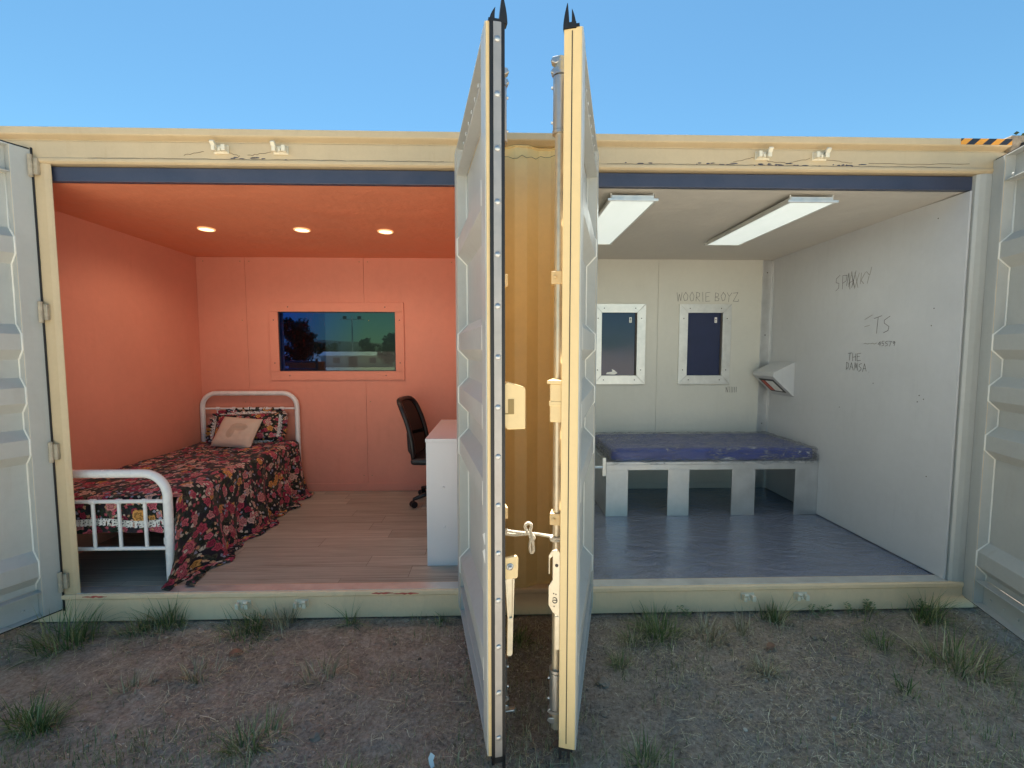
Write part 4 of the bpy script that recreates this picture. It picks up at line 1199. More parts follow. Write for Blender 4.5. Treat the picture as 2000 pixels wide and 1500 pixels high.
def pillow_mesh(w_, h_, t_, n=26, pinch=0.10, seed=0):
    mb = MB(); mb.uv = []
    for side in (1, -1):
        for j in range(n+1):
            for i in range(n+1):
                a = -1+2*i/n; b = -1+2*j/n
                px = a*(1-pinch*(1-abs(b)**2)*abs(a)**4*0.6); pz = b*(1-pinch*(1-abs(a)**2)*abs(b)**4*0.6)
                th = t_*0.5*max(0, (1-a**4)*(1-b**4))**0.42
                wr = 0.010*fnoise(a*2.5+seed, b*2.5, side)*max(0, 1-max(abs(a), abs(b))**3)
                mb.v.append((px*w_/2, side*(th+wr)*-1, pz*h_/2+h_/2)); mb.uv.append(((a+1)/2, (b+1)/2))
    A = (n+1)**2
    for j in range(n):
        for i in range(n):
            q = j*(n+1)+i
            mb.f.append((q, q+1, q+n+2, q+n+1)); mb.f.append((q+A, q+A+n+1, q+A+n+2, q+A+1)); mb.mi += [0, 0]
    return mb
def ruffle_around(w_, h_, wid, n=260):
    mb = MB(); mb.uv = []
    per = 2*(w_+h_)
    for k in range(n+1):
        a = 2*PI*k/n
        ca, sa = math.cos(a), math.sin(a)
        m_ = (abs(ca)**5+abs(sa)**5)**(-1/5)
        bx_, bz = ca*m_*w_/2*0.97, sa*m_*h_/2*0.97
        for r_ in range(4):
            g_ = r_/3; rf_ = 0.014*g_*math.sin(k*0.85)+0.008*g_*math.sin(k*1.9)
            mb.v.append((bx_+ca*wid*g_*1.1, rf_-0.002, bz+sa*wid*g_+h_/2)); mb.uv.append((per*k/n, 3+wid*g_))
    for k in range(n):
        for r_ in range(3):
            q = k*4+r_; mb.f.append((q, q+4, q+5, q+1)); mb.mi.append(0)
    return mb
pw = pillow_mesh(0.60, 0.27, 0.15, 26, 0.15, 3)
pw.uv = [(u*0.66+1.3, v*0.34+0.4) for u, v in pw.uv]
pl = pw.build('pillow', M['floral'], smooth=True)
pl.location = (-2.285, 1.655, 0.655); pl.rotation_euler = (R(-24), R(-2), 0)
tag(pl, 'ruffled dark floral pillow leaning on the headboard', 'pillow')
r1 = ruffle_around(0.60, 0.27, 0.060); r1.build('ruffle', M['floral'], pl, smooth=True)
r2 = ruffle_around(0.575, 0.245, 0.030)
r2.v = [(a, b-0.012, c+0.012) for a, b, c in r2.v]
r2.build('lace_trim', M['lace'], pl, smooth=True)
cu = pillow_mesh(0.345, 0.29, 0.09, 24, 0.06, 9).build('cushion', M['cushion'], smooth=True)
cu.location = (-2.30, 1.45, 0.653); cu.rotation_euler = (R(-38), R(4), R(-4))
tag(cu, 'flat cream cushion with brown motif in front of the floral pillow', 'cushion')

# ------------------------------------------------------------------ desk unit, desk, office chair
cb = thing('cabinet', (-0.22, 0.50, ZF), 'tall plain white end cabinet beside the open door', 'cabinet')
c_ = MB(); c_.box(-0.238, 0.238, -0.217, -0.199, 0.0, 0.768); c_.build('end_panel', M['whiteboard'], cb, bevel=0.0015)
c_ = MB(); c_.box(-0.238, -0.220, -0.1985, 0.215, 0.0, 0.768); c_.box(0.220, 0.238, -0.1985, 0.215, 0.0, 0.768); c_.box(-0.2195, 0.2195, 0.2, 0.215, 0.0, 0.768); c_.build('carcass', M['whiteboard'], cb, bevel=0.0015)
c_ = MB(); c_.box(-0.242, 0.242, -0.220, 0.218, 0.7685, 0.790); c_.build('top', M['whiteboard'], cb, bevel=0.002)
c_ = MB()
for x, z in ((-0.135, 0.49), (-0.130, 0.245)):
    c_.disc_dome((x, -0.217, z), (0, -1, 0), 0.008, 0.004, 12)
c_.build('screw_cap', M['whiteboard'], cb, smooth=True)
dk = thing('desk', (-0.24, 1.10, ZF), 'white desk standing behind the tall white cabinet', 'desk')
c_ = MB(); c_.box(-0.27, 0.255, -0.36, 0.33, 0.70, 0.735); c_.build('tabletop', M['whiteboard'], dk, bevel=0.003)
for y in (0.29,):
    for x in (-0.22, 0.20):
        c_ = MB(); c_.box(x, x+0.03, y-0.015, y+0.015, 0.0, 0.6995); c_.build('leg', M['whiteboard'], dk, bevel=0.002)

chair = thing('office_chair', (-0.50, 1.50, ZF), 'black office swivel chair with mesh back at the desk', 'chair', rz=R(-7))
def cpart(name, mb, mat='blackplastic', **k): return mb.build(name, M[mat], chair, **k)
# local: chair faces +x
for k in range(5):
    a = R(148+72*k); dx, dy = math.cos(a), math.sin(a)
    m_ = MB(); m_.tube([(0.02*dx, 0.02*dy, 0.115), (0.15*dx, 0.15*dy, 0.100), (0.285*dx, 0.285*dy, 0.072)], [0.026, 0.021, 0.014], 10)
    lg = cpart('base_arm', m_, smooth=True)
    w2 = MB()
    for s_ in (-1, 1): w2.cyl((0.285*dx-dy*0.008*s_, 0.285*dy+dx*0.008*s_, 0.029), (0.285*dx-dy*0.024*s_, 0.285*dy+dx*0.024*s_, 0.029), 0.028, 16)
    w2.cyl((0.285*dx, 0.285*dy, 0.03), (0.285*dx, 0.285*dy, 0.075), 0.008, 8)
    w2.build('caster', M['blackplastic'], lg, smooth=True, auto=40)
m_ = MB(); m_.tube([(0, 0, 0.10), (0, 0, 0.24), (0, 0, 0.241), (0, 0, 0.34)], [0.026, 0.026, 0.015, 0.015], 14); cpart('gas_lift', m_, smooth=True, auto=40)
m_ = MB(); m_.box(-0.12, 0.12, -0.07, 0.07, 0.335, 0.365); m_.tube([(-0.02, -0.07, 0.35), (-0.03, -0.17, 0.33), (-0.045, -0.21, 0.30)], 0.007, 8); m_.box(-0.075, -0.03, -0.225, -0.20, 0.288, 0.300)
cpart('tilt_mechanism', m_, bevel=0.004)
m_ = MB(); m_.box(-0.23, 0.25, -0.23, 0.23, 0.37, 0.43); cpart('seat', m_, bevel=0.028, seg=4)
# backrest: frame loop, mesh sheet, spine
def bp(u, h_):   # u across, h_ 0..1 up the back
    x = -0.235-0.03*math.sin(h_*PI)*-1-0.13*h_+0.035*(u/0.22)**2
    return Vector((x, u*(1-0.12*h_), 0.40+0.50*h_))
lp = []
for k in range(56):
    a = 2*PI*k/56; ca, sa = math.cos(a), math.sin(a); mm = (abs(ca)**6+abs(sa)**6)**(-1/6)
    lp.append(bp(0.225*ca*mm, 0.5+0.5*sa*mm))
m_ = MB(); m_.tube(lp, 0.021, 10, closed=True); cpart('back_frame', m_, smooth=True)
def mat_mesh():
    m, t = newmat('chair_mesh')
    v = t.coord('Object')
    tr = t.n.new("ShaderNodeBsdfTransparent")
    df = t.n.new("ShaderNodeBsdfDiffuse"); df.inputs[0].default_value = (0.012, 0.012, 0.014, 1)
    a = t.n.new("ShaderNodeMixShader"); a.inputs[0].default_value = 0.93
    t.link(tr.outputs[0], a.inputs[1]); t.link(df.outputs[0], a.inputs[2]); t.link(a.outputs[0], t.n["Material Output"].inputs[0])
    return m
M['chairmesh'] = mat_mesh()
m_ = MB(); n = 12
for j in range(n+1):
    for i in range(n+1): m_.v.append(tuple(bp(-0.21+0.42*i/n, 0.02+0.96*j/n)))
for j in range(n):
    for i in range(n): m_.f.append((j*(n+1)+i, j*(n+1)+i+1, (j+1)*(n+1)+i+1, (j+1)*(n+1)+i)); m_.mi.append(0)
cpart('back_mesh', m_, 'chairmesh', smooth=True)
m_ = MB(); m_.tube([(-0.10, 0, 0.35), (-0.24, 0, 0.36), (-0.30, 0, 0.45), (-0.315, 0, 0.60)], [0.022, 0.022, 0.02, 0.014], 10)
m_.tube([bp(-0.20, 0.40)-Vector((0.012, 0, 0)), (-0.315, 0, 0.60), bp(0.20, 0.40)-Vector((0.012, 0, 0))], 0.016, 8)
cpart('back_support', m_, smooth=True)

# ------------------------------------------------------------------ bench bed with wrapped mattress
BY = 1.093; BZ = 0.592
be = thing('bench_bed', (1.68, 1.45, ZF), 'silver metal bench bed with open bays in front of the grey back wall', 'bench')
ox, oy, oz = be.location
c_ = MB(); c_.box(0.83-ox, 2.538-ox, BY-oy, 1.80-oy, BZ-0.022-oz, BZ-oz); c_.build('bench_top', M['alu'], be, bevel=0.002)
c_ = MB(); c_.box(0.83-ox, 2.538-ox, BY-0.003-oy, BY+0.012-oy, BZ-0.064-oz, BZ-0.0225-oz); c_.build('front_rail', M['alu'], be, bevel=0.001)
for (a, b) in ((0.83, 1.005), (1.325, 1.497), (1.842, 2.030), (2.355, 2.5375)):
    c_ = MB(); c_.box(a-ox, b-ox, BY-0.001-oy, BY+0.010-oy, 0.0005, BZ-0.0645-oz)
    lg = c_.build('leg', M['alu'], be, bevel=0.001)
c_ = MB(); c_.box(0.832-ox, 0.842-ox, BY+0.0125-oy, 1.80-oy, 0.0005, BZ-0.0225-oz); c_.build('end_panel', M['alu'], be)
c_ = MB(); c_.box(0.800-ox, 0.826-ox, BY-0.006-oy, BY+0.006-oy, 0.33, 0.475); c_.cyl((0.62-ox, BY-oy, 0.40), (0.80-ox, BY-oy, 0.40), 0.012, 10); c_.build('end_bracket', M['alu_frame'], be)
def wrinkled(x0, x1, y0, y1, z0, z1, pad, amp, seed, cuts=28, r=0.03):
    """rounded slab surface: open at the bottom"""
    mb = MB()
    bm = bmesh.new(); bmesh.ops.create_cube(bm, size=1.0)
    bmesh.ops.subdivide_edges(bm, edges=bm.edges, cuts=cuts, use_grid_fill=True)
    cx_, cy_, cz_ = (x0+x1)/2, (y0+y1)/2, (z0+z1)/2
    sx_, sy_, sz_ = (x1-x0)/2+pad, (y1-y0)/2+pad, (z1-z0)/2+pad
    for v in bm.verts:
        p_ = Vector((v.co.x*2*sx_, v.co.y*2*sy_, v.co.z*2*sz_))
        q_ = Vector((max(-sx_+r, min(sx_-r, p_.x)), max(-sy_+r, min(sy_-r, p_.y)), max(-sz_+r, min(sz_-r, p_.z))))
        d = p_-q_
        if d.length > 1e-6: p_ = q_+d.normalized()*r
        nrm = (p_-q_).normalized() if (p_-q_).length > 1e-6 else Vector((0, 0, 1))
        w_ = p_+Vector((cx_, cy_, cz_))
        q1 = fnoise(w_.x*5+seed+2.0*w_.y, w_.y*15, w_.z*12, 3); q2 = fnoise(w_.x*14, w_.y*34+seed, w_.z*30+4*w_.x, 3)
        wr = amp*(0.5*q1+0.35+1.1*max(0, 1-abs(q1)*7)+0.8*max(0, 1-abs(q2)*5))
        v.co = w_+nrm*wr
    mb.v = [tuple(v.co) for v in bm.verts]; bm.verts.index_update()
    mb.f = [tuple(v.index for v in f_.verts) for f_ in bm.faces]; mb.mi = [0]*len(mb.f); bm.free()
    return mb
mm = wrinkled(0.88, 2.51, 1.105, 1.79, BZ+0.002, BZ+0.102, 0.0, 0.0012, 2)
mat_o = thing('wrapped_mattress', (1.66, 1.45, BZ), 'thin navy blue mattress still wrapped in clear plastic on the bench', 'mattress')
mm.v = [(a-1.66, b-1.45, c-BZ) for a, b, c in mm.v]
mm.build('mattress_core', M['navy_vinyl'], mat_o, smooth=True)
wr_ = wrinkled(0.868, 2.522, 1.096, 1.80, BZ+0.004, BZ+0.106, 0.004, 0.0060, 7, cuts=78, r=0.02)
# loose skirt of film: front, and bunched tails at both ends
def tail(mb, x0, x1, y0, z0, n=40, m2=8, hgt=0.06, out=0.03, seed=1):
    o = len(mb.v)
    for j in range(m2+1):
        for i in range(n+1):
            f_ = i/n; g_ = j/m2; x = x0+(x1-x0)*f_
            mb.v.append((x, y0-out*g_*(0.6+0.8*fnoise(x*9, g_*3, seed))-0.006*math.sin(x*60)*g_, z0-hgt*g_*(0.75+0.5*fnoise(x*6, seed, 2.0))))
    for j in range(m2):
        for i in range(n):
            a = o+j*(n+1)+i; mb.f.append((a, a+1, a+n+2, a+n+1)); mb.mi.append(0)
tail(wr_, 0.86, 2.50, 1.094, BZ+0.03, 90, 6, 0.055, 0.02, 3)
for sx_, x0 in ((1, 2.518), (-1, 0.872)):
    o = len(wr_.v); n, m2 = 16, 14
    for j in range(m2+1):
        for i in range(n+1):
            f_ = i/n; g_ = j/m2
            y = 1.09+0.55*g_; x = x0+sx_*(0.075*f_*(1-0.8*g_))+0.012*fnoise(f_*6, g_*9, 4)
            z = BZ+0.075-0.085*f_+0.018*fnoise(f_*8, g_*10, 2)
            wr_.v.append((x, y-0.015*f_, max(z, BZ-0.03)))
    for j in range(m2):
        for i in range(n):
            a = o+j*(n+1)+i; wr_.f.append((a, a+1, a+n+2, a+n+1)); wr_.mi.append(0)
wr_.v = [(min(a, 2.537)-1.66, b-1.45, c-BZ) for a, b, c in wr_.v]
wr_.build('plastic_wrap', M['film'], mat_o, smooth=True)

# ------------------------------------------------------------------ rope between the doors
def twist(mb, path, r, turns):
    path = [Vector(p_) for p_ in path]
    # resample
    out = []
    for a, b in zip(path[:-1], path[1:]):
        k = max(2, int((b-a).length/0.003))
        out += [a+(b-a)*i/k for i in range(k)]
    out.append(path[-1])
    for ph in (0, 2.094, 4.189):
        pts = []; L = 0
        for i, p_ in enumerate(out):
            d = (out[min(i+1, len(out)-1)]-out[max(i-1, 0)]).normalized()
            u = d.orthogonal().normalized() if abs(d.y) > 0.9 else d.cross(Vector((0, 1, 0))).normalized()
            w_ = d.cross(u); L += (p_-out[i-1]).length if i else 0
            a = L*turns*2*PI+ph
            pts.append(p_+(u*math.cos(a)+w_*math.sin(a))*r*0.52)
        mb.tube(pts, r*0.56, 6)
def smooth_path(pts, n=8):
    pts = [Vector(p_) for p_ in pts]; out = []
    for i in range(len(pts)-1):
        p0, p1, p2, p3 = pts[max(i-1, 0)], pts[i], pts[i+1], pts[min(i+2, len(pts)-1)]
        for k in range(n):
            t_ = k/n
            out.append(0.5*((2*p1)+(-p0+p2)*t_+(2*p0-5*p1+4*p2-p3)*t_*t_+(-p0+3*p1-3*p2+p3)*t_**3))
    out.append(pts[-1]); return out
rp = MB(); zr = 0.776; yr = -0.765
twist(rp, smooth_path([(-0.006, yr, zr+0.004), (0.04, yr, zr-0.004), (0.105, yr, zr), (0.15, yr, zr-0.006), (0.185, yr-0.03, zr-0.002), (0.200, yr-0.075, zr+0.002)]), 0.0062, 55)
twist(rp, smooth_path([(-0.006, yr-0.004, zr+0.018), (0.05, yr-0.004, zr+0.008), (0.10, yr-0.004, zr+0.004)]), 0.0055, 55)
twist(rp, smooth_path([(0.094, yr-0.008, zr+0.002), (0.082, yr-0.010, zr+0.030), (0.092, yr-0.012, zr+0.046), (0.106, yr-0.010, zr+0.036), (0.102, yr-0.012, zr+0.012), (0.116, yr-0.012, zr-0.012), (0.106, yr-0.014, zr-0.018), (0.098, yr-0.012, zr+0.004)]), 0.0058, 55)
twist(rp, smooth_path([(0.106, yr-0.012, zr-0.008), (0.100, yr-0.012, zr-0.040), (0.104, yr-0.012, zr-0.068), (0.114, yr-0.012, zr-0.062), (0.112, yr-0.012, zr-0.030), (0.110, yr-0.012, zr-0.008)]), 0.0056, 55)
# wraps round both lock rods
for (d_, sg_, ang_) in ((dL, 1, None), (dR, -1, None)):
    uR = W-(0.200 if sg_ > 0 else 0.110); tR = T_+0.026
    mw = d_.matrix_basis @ Matrix.Translation((uR, tR*sg_, 0))
    c0 = mw.translation
    rp.tube([(c0.x+0.022*math.cos(a), c0.y+0.022*math.sin(a), zr+0.002+0.0045*a/PI) for a in [k*PI/8 for k in range(33)]], 0.005, 6)
tag(rp.build('rope', M['rope'], smooth=True), 'white knotted rope tying the two middle doors together', 'rope')

# ------------------------------------------------------------------ grass, straw, stones
def blade(mb, rnd_, base, az, length, width, bend, tone, seg=4, droop=0.0, lean=0.25):
    bx_, by_, bz_ = base; o = len(mb.v)
    dx, dy = math.cos(az), math.sin(az); sx_, sy_ = -dy*width*0.5, dx*width*0.5
    h_ = 0.0; r_ = 0.0; el = max(0.25, PI/2-bend*lean)
    for k in range(seg+1):
        f_ = k/seg; w_ = (1-f_**1.7)
        x, y, z = bx_+dx*r_, by_+dy*r_, bz_+h_
        if k < seg:
            mb.v += [(x-sx_*w_, y-sy_*w_, z), (x+sx_*w_, y+sy_*w_, z)]; mb.rnd += [tone, tone]
        else:
            mb.v.append((x, y, z)); mb.rnd.append(tone)
        r_ += math.cos(el)*length/seg; h_ += math.sin(el)*length/seg; el -= bend*(0.45+droop)
    for k in range(seg-1):
        a = o+2*k; mb.f.append((a, a+1, a+3, a+2)); mb.mi.append(0)
    a = o+2*(seg-1); mb.f.append((a, a+1, a+2)); mb.mi.append(0)

def tuft(x, y, rad, hgt, nb, mat, label, spread=0.8, seed=1):
    r_ = random.Random(seed*17+3)
    hgt *= r_.uniform(0.66, 0.88); nb = int(nb*0.85); sq = r_.uniform(0.5, 1.0); tw = r_.uniform(-0.4, 0.4); lc = (r_.uniform(-0.22, 0.22)*rad, r_.uniform(-0.2, 0.2)*rad)
    t = MB(); z0 = gz(x, y)
    for k in range(nb):
        a = r_.uniform(0, 2*PI); rr_ = rad*math.sqrt(r_.random())*0.75
        px, py = rr_*math.cos(a), rr_*math.sin(a)*sq+tw*rr_*math.cos(a)
        if r_.random() < 0.35: px, py = px*0.45+lc[0], py*0.45+lc[1]
        if y+py > -0.012: py = -0.012-y
        az = a+r_.gauss(0, 0.55)
        L = hgt*r_.uniform(0.45, 1.15)
        if y > -0.12 and math.sin(az) > 0.1: az = -az if r_.random() < 0.75 else az; L *= 0.8
        blade(t, r_, (px, py, gz(x+px, y+py)-z0-0.004), az, L, r_.uniform(0.0022, 0.0056), r_.uniform(0.15, spread), min(1, max(0, r_.gauss(0.42, 0.28))), 5, -0.16, r_.uniform(0.25, 1.9))
    for k in range(nb//4):      # dead thatch lying round the foot
        a = r_.uniform(0, 2*PI); rr_ = rad*r_.uniform(0.2, 1.25); px, py = rr_*math.cos(a), rr_*math.sin(a)
        if y+py > -0.012: py = -0.012-y
        blade(t, r_, (px, py, gz(x+px, y+py)-z0+0.001), r_.uniform(0, 2*PI), hgt*r_.uniform(0.2, 0.6), r_.uniform(0.0015, 0.0035), r_.uniform(0.0, 0.5), min(1, max(0, r_.gauss(0.9, 0.15))), 3, -0.3, 3.2)
    o = t.build('grass_tuft', M[mat], smooth=False); o.location = (x, y, z0)
    return tag(o, label, 'grass tuft', 'grass tufts on the bare ground')
TUFTS = [
 # x, y, radius, height, blades, material, label, spread
 (-2.22, -0.17, 0.16, 0.26, 260, 'grass_green', 'lush green tuft under the lower corner of the far left door', 0.9),
 (-1.93, -0.10, 0.10, 0.17, 110, 'grass_mixed', 'small tuft between the left door and the bedside sill', 0.9),
 (-1.82, -0.05, 0.15, 0.25, 210, 'grass_mixed', 'tall shaggy tuft in front of the sill below the bed', 0.75),
 (-1.36, -0.10, 0.17, 0.19, 260, 'grass_green', 'wide dark green tuft under the left pair of lower lock keepers', 1.0),
 (-1.20, -0.05, 0.10, 0.27, 120, 'grass_dry', 'tall brown seeding tuft covering the right one of the lower left keepers', 0.6),
 (-0.83, -0.05, 0.045, 0.25, 34, 'grass_green', 'spiky dark green tuft with long arching blades against the sill', 0.95),
 (-0.33, -0.05, 0.06, 0.15, 34, 'grass_green', 'small thin green tuft close to the foot of the left middle door', 0.8),
 (-0.46, -0.04, 0.03, 0.15, 9, 'grass_mixed', 'few sparse blades against the sill beside the middle door', 0.7),
 (0.82, -0.17, 0.14, 0.19, 260, 'grass_green', 'bright lush green tuft in front of the grey room sill', 0.95),
 (0.66, -0.22, 0.10, 0.14, 110, 'grass_mixed', 'low tuft left beside the bright green one', 1.0),
 (1.07, -0.20, 0.14, 0.19, 170, 'grass_dry', 'straw coloured tuft right beside the bright green one', 0.85),
 (1.27, -0.17, 0.07, 0.17, 70, 'grass_dry', 'thin pale upright tuft left of the right lower keepers', 0.6),
 (1.50, -0.08, 0.09, 0.27, 150, 'grass_mixed', 'tall loose tuft between the two right lower keepers', 0.6),
 (2.03, -0.05, 0.12, 0.16, 50, 'grass_mixed', 'sparse weedy tuft against the sill below the grey wall', 0.8),
 (2.36, -0.08, 0.14, 0.26, 170, 'grass_green', 'dark tuft at the foot of the far right door', 0.75),
 (1.90, -0.30, 0.09, 0.12, 80, 'grass_green', 'small dark green tuft in the dirt before the grey room', 1.0),
 (2.13, -0.45, 0.20, 0.26, 230, 'grass_mixed', 'large loose tuft near the lower edge of the right door', 0.95),
 (-1.86, -0.70, 0.15, 0.19, 300, 'grass_green', 'dense green tuft at the left edge of the picture', 1.0),
 (-1.62, -0.52, 0.10, 0.14, 60, 'grass_dry', 'small dry tuft in bare soil on the left', 1.0),
 (-0.80, -0.45, 0.12, 0.16, 80, 'grass_dry', 'straw coloured tuft in bare soil left of the middle doors', 0.9),
 (-0.93, -0.82, 0.13, 0.13, 150, 'grass_mixed', 'half dry tuft in the middle of the left foreground', 1.1),
 (-0.55, -0.98, 0.12, 0.12, 110, 'grass_mixed', 'ragged tuft in the foreground left of the middle door foot', 1.1),
 (-1.38, -0.45, 0.13, 0.13, 90, 'grass_dry', 'pale dry tuft in bare soil below the bed', 1.1),
 (0.52, -0.95, 0.12, 0.16, 160, 'grass_mixed', 'grassy tuft close right of the middle door feet', 1.0),
 (1.20, -0.48, 0.08, 0.14, 110, 'grass_dry', 'flattened dry tuft in the soil before the grey room', 1.1),
 (0.55, -0.42, 0.06, 0.13, 90, 'grass_mixed', 'low tuft close to the inner face of the right middle door', 1.0),
 (0.07, -0.25, 0.10, 0.12, 140, 'grass_green', 'green tuft in the shadowed gap between the middle doors', 1.0),
 (1.75, -0.62, 0.06, 0.12, 40, 'grass_green', 'tiny green tuft on the right among straw', 1.0),
]
for i, a in enumerate(TUFTS): tuft(a[0], a[1], a[2], a[3], a[4], a[5], a[6], a[7], i+1)

def weed(x, y, n, hgt, label, seed):
    r_ = random.Random(seed); b = MB(); z0 = gz(x, y)
    for k in range(n):
        sx_, sy_ = x+r_.uniform(-0.09, 0.09), min(-0.012, y+r_.uniform(-0.03, 0.03)); L = hgt*r_.uniform(0.5, 1.1); ln = r_.uniform(-0.5, 0.5)
        px, py, pz = sx_-x, sy_-y, -0.004
        m_ = 7; o = len(b.v)
        for q in range(m_+1):
            f_ = q/m_; w_ = 0.0016*(1-f_*0.7); xx = px+ln*L*f_*f_; zz = pz+L*f_*(1-0.15*f_)
            b.v += [(xx-w_, py, zz), (xx+w_, py+w_, zz)]; b.rnd += [0.1, 0.1]
            if q: b.f.append((o+2*q-2, o+2*q-1, o+2*q+1, o+2*q)); b.mi.append(0)
        for q in range(2, m_+1):
            f_ = q/m_; bx0 = px+ln*L*f_*f_; bz0 = pz+L*f_*(1-0.15*f_)
            for sd in (-1, 1):
                ll = L*r_.uniform(0.22, 0.42)*(1.1-0.5*f_); up_ = r_.uniform(0.1, 0.8); dp = r_.uniform(-0.5, 0.3); o = len(b.v)
                tx, tz, ty = bx0+sd*ll, bz0+ll*up_, py+min(ll*dp, -0.01-y-py)
                mx, mz, my = (bx0+tx)/2, (bz0+tz)/2+0.1*ll, (py+ty)/2; w_ = ll*0.10
                tn = r_.uniform(0.1, 0.6)
                b.v += [(bx0, py, bz0), (mx, my-w_, mz-w_), (tx, ty, tz), (mx, my+w_, mz+w_)]; b.rnd += [tn]*4
                b.f.append((o, o+1, o+2, o+3)); b.mi.append(0)
    ob_ = b.build('weed', M['grass_mixed']); ob_.location = (x, y, z0)
    tag(ob_, label, 'weed', 'weeds along the sill')
weed(1.78, -0.045, 5, 0.085, 'low dark leafy weed against the sill right of the lower keepers', 5)
weed(2.02, -0.04, 6, 0.12, 'small upright leafy weed against the sill below the scrawled wall', 6)
weed(2.40, -0.04, 3, 0.13, 'single leafy sprig against the sill beside the right door post', 7)
weed(0.98, -0.045, 3, 0.09, 'thin leafy sprig against the sill behind the bright green tuft', 8)
rg = random.Random(11)
def dens(x, y, s): return fnoise(x*s, y*s, 17.0, 3)
# straw litter lying on the soil
st = MB()
N = 0
while N < 25000:
    x = rg.uniform(-2.9, 3.0); y = -rg.random()**0.8*1.55
    d_ = dens(x, y, 1.3)+0.25*(1 if x > 0.5 else -0.15)+0.15*(-y)+(0.25 if abs(x-0.1) < 0.3 else 0)
    if rg.random() > 0.16+1.5*max(0, d_)**1.3: continue
    N += 1
    L = 0.005+0.026*rg.random()**1.7 if rg.random() < 0.94 else rg.uniform(0.04, 0.11); a = rg.uniform(0, 2*PI); w_ = rg.uniform(0.0009, 0.0024)
    z = gz(x, y)+rg.uniform(0.001, 0.008)
    dx, dy = math.cos(a)*L/2, math.sin(a)*L/2; cv = rg.gauss(0, 0.09)
    px, py = -dy/(L/2)*w_/2, dx/(L/2)*w_/2
    mx, my = -dy*cv, dx*cv; t1, t2 = rg.uniform(-0.004, 0.008), rg.uniform(-0.004, 0.008)
    o = len(st.v)
    for (qx, qy, qz) in ((x-dx, y-dy, z+t1), (x+mx, y+my, z+0.003), (x+dx, y+dy, z+t2)):
        st.v += [(qx-px, min(qy-py, -0.003), qz), (qx+px, min(qy+py, -0.003), qz)]
    st.f += [(o, o+1, o+3, o+2), (o+2, o+3, o+5, o+4)]; st.mi += [0, 0]
    tn = min(1, max(0, rg.gauss(0.45, 0.30))); st.rnd += [tn]*6
so = st.build('straw_litter', M['straw']); tag(so, 'scattered dry straw lying over the soil', 'straw', kind='stuff')
# short ground cover
gc = MB(); N = 0
while N < 24000:
    x = rg.uniform(-2.9, 3.0); y = -rg.random()**0.7*1.6
    d_ = dens(x+5, y+3, 1.1)
    want = 0.02+0.7*max(0, d_-0.02)
    if x < -0.9 and y < -0.75: want += 0.42
    if -0.6 < x < -0.1 and y < -0.45: want += 0.22*max(0, 0.5+2*dens(x, y+4, 2.0))
    if abs(x-0.1) < 0.28 and y > -1.3: want += 0.30
    if x > 1.2 and y < -0.2: want += 0.12
    if y < -0.85: want += 0.10
    if y > -0.22: want += 0.22*max(0, 0.4+2.0*dens(x, 3, 2.3))
    if rg.random() > want: continue
    N += 1
    tone = min(1, max(0, rg.gauss(0.50 if x < 0 else 0.68, 0.26)))
    blade(gc, rg, (x, min(y, -0.006), gz(x, y)-0.002), rg.uniform(0, 2*PI), rg.uniform(0.016, 0.062), rg.uniform(0.0013, 0.0034), rg.uniform(0.3, 1.3), tone, 3)
gco = gc.build('grass', M['grass_mixed']); tag(gco, 'short patchy grass growing in the soil', 'grass', kind='stuff')
# gravel
gr = MB()
ico = [(0, 0, 1), (.894, 0, .447), (.276, .851, .447), (-.724, .526, .447), (-.724, -.526, .447), (.276, -.851, .447), (.724, .526, -.447), (-.276, .851, -.447), (-.894, 0, -.447), (-.276, -.851, -.447), (.724, -.526, -.447), (0, 0, -1)]
icf = [(0, 1, 2), (0, 2, 3), (0, 3, 4), (0, 4, 5), (0, 5, 1), (1, 6, 2), (2, 7, 3), (3, 8, 4), (4, 9, 5), (5, 10, 1), (6, 7, 2), (7, 8, 3), (8, 9, 4), (9, 10, 5), (10, 6, 1), (11, 7, 6), (11, 8, 7), (11, 9, 8), (11, 10, 9), (11, 6, 10)]
N = 0
while N < 8000:
    x = rg.uniform(-2.8, 2.9); y = -rg.random()*1.5-0.01
    if rg.random() > 0.35+0.8*dens(x+9, y-4, 1.7)+(0.3 if y > -0.25 else 0): continue
    N += 1
    s = rg.uniform(0.0016, 0.0052)*(2.6 if rg.random() < 0.03 else 1); z = gz(x, y)
    sc_ = (rg.uniform(.7, 1.3), rg.uniform(.7, 1.3), rg.uniform(.4, .8)); tn = min(1, max(0, rg.gauss(.45, .25)))
    gr.add([(x+a*s*sc_[0]*rg.uniform(.8, 1.2), min(y+b*s*sc_[1]*rg.uniform(.8, 1.2), -0.002), z+c*s*sc_[2]+s*0.2) for a, b, c in ico], icf); gr.rnd += [tn]*12
tag(gr.build('gravel', M['stone']), 'small gravel scattered in the soil', 'gravel', kind='stuff')
def stone(x, y, s, label, seed):
    r_ = random.Random(seed); b = MB()
    bm = bmesh.new(); bmesh.ops.create_icosphere(bm, subdivisions=3, radius=1)
    for v in bm.verts:
        k = 1+0.35*fnoise(v.co.x*1.3+seed, v.co.y*1.3, v.co.z*1.3)
        v.co = Vector((v.co.x*k*s*1.3, v.co.y*k*s, v.co.z*k*s*0.55+s*0.2))
    b.v = [tuple(v.co) for v in bm.verts]; bm.verts.index_update(); b.f = [tuple(v.index for v in f_.verts) for f_ in bm.faces]; b.mi = [0]*len(b.f); bm.free()
    b.rnd = [0.25+0.2*r_.random()]*len(b.v)
    o = b.build('stone', M['stone'], smooth=True, auto=25); o.location = (x, y, gz(x, y)); o.rotation_euler = (0, 0, seed)
    tag(o, label, 'stone', 'stones in the soil')
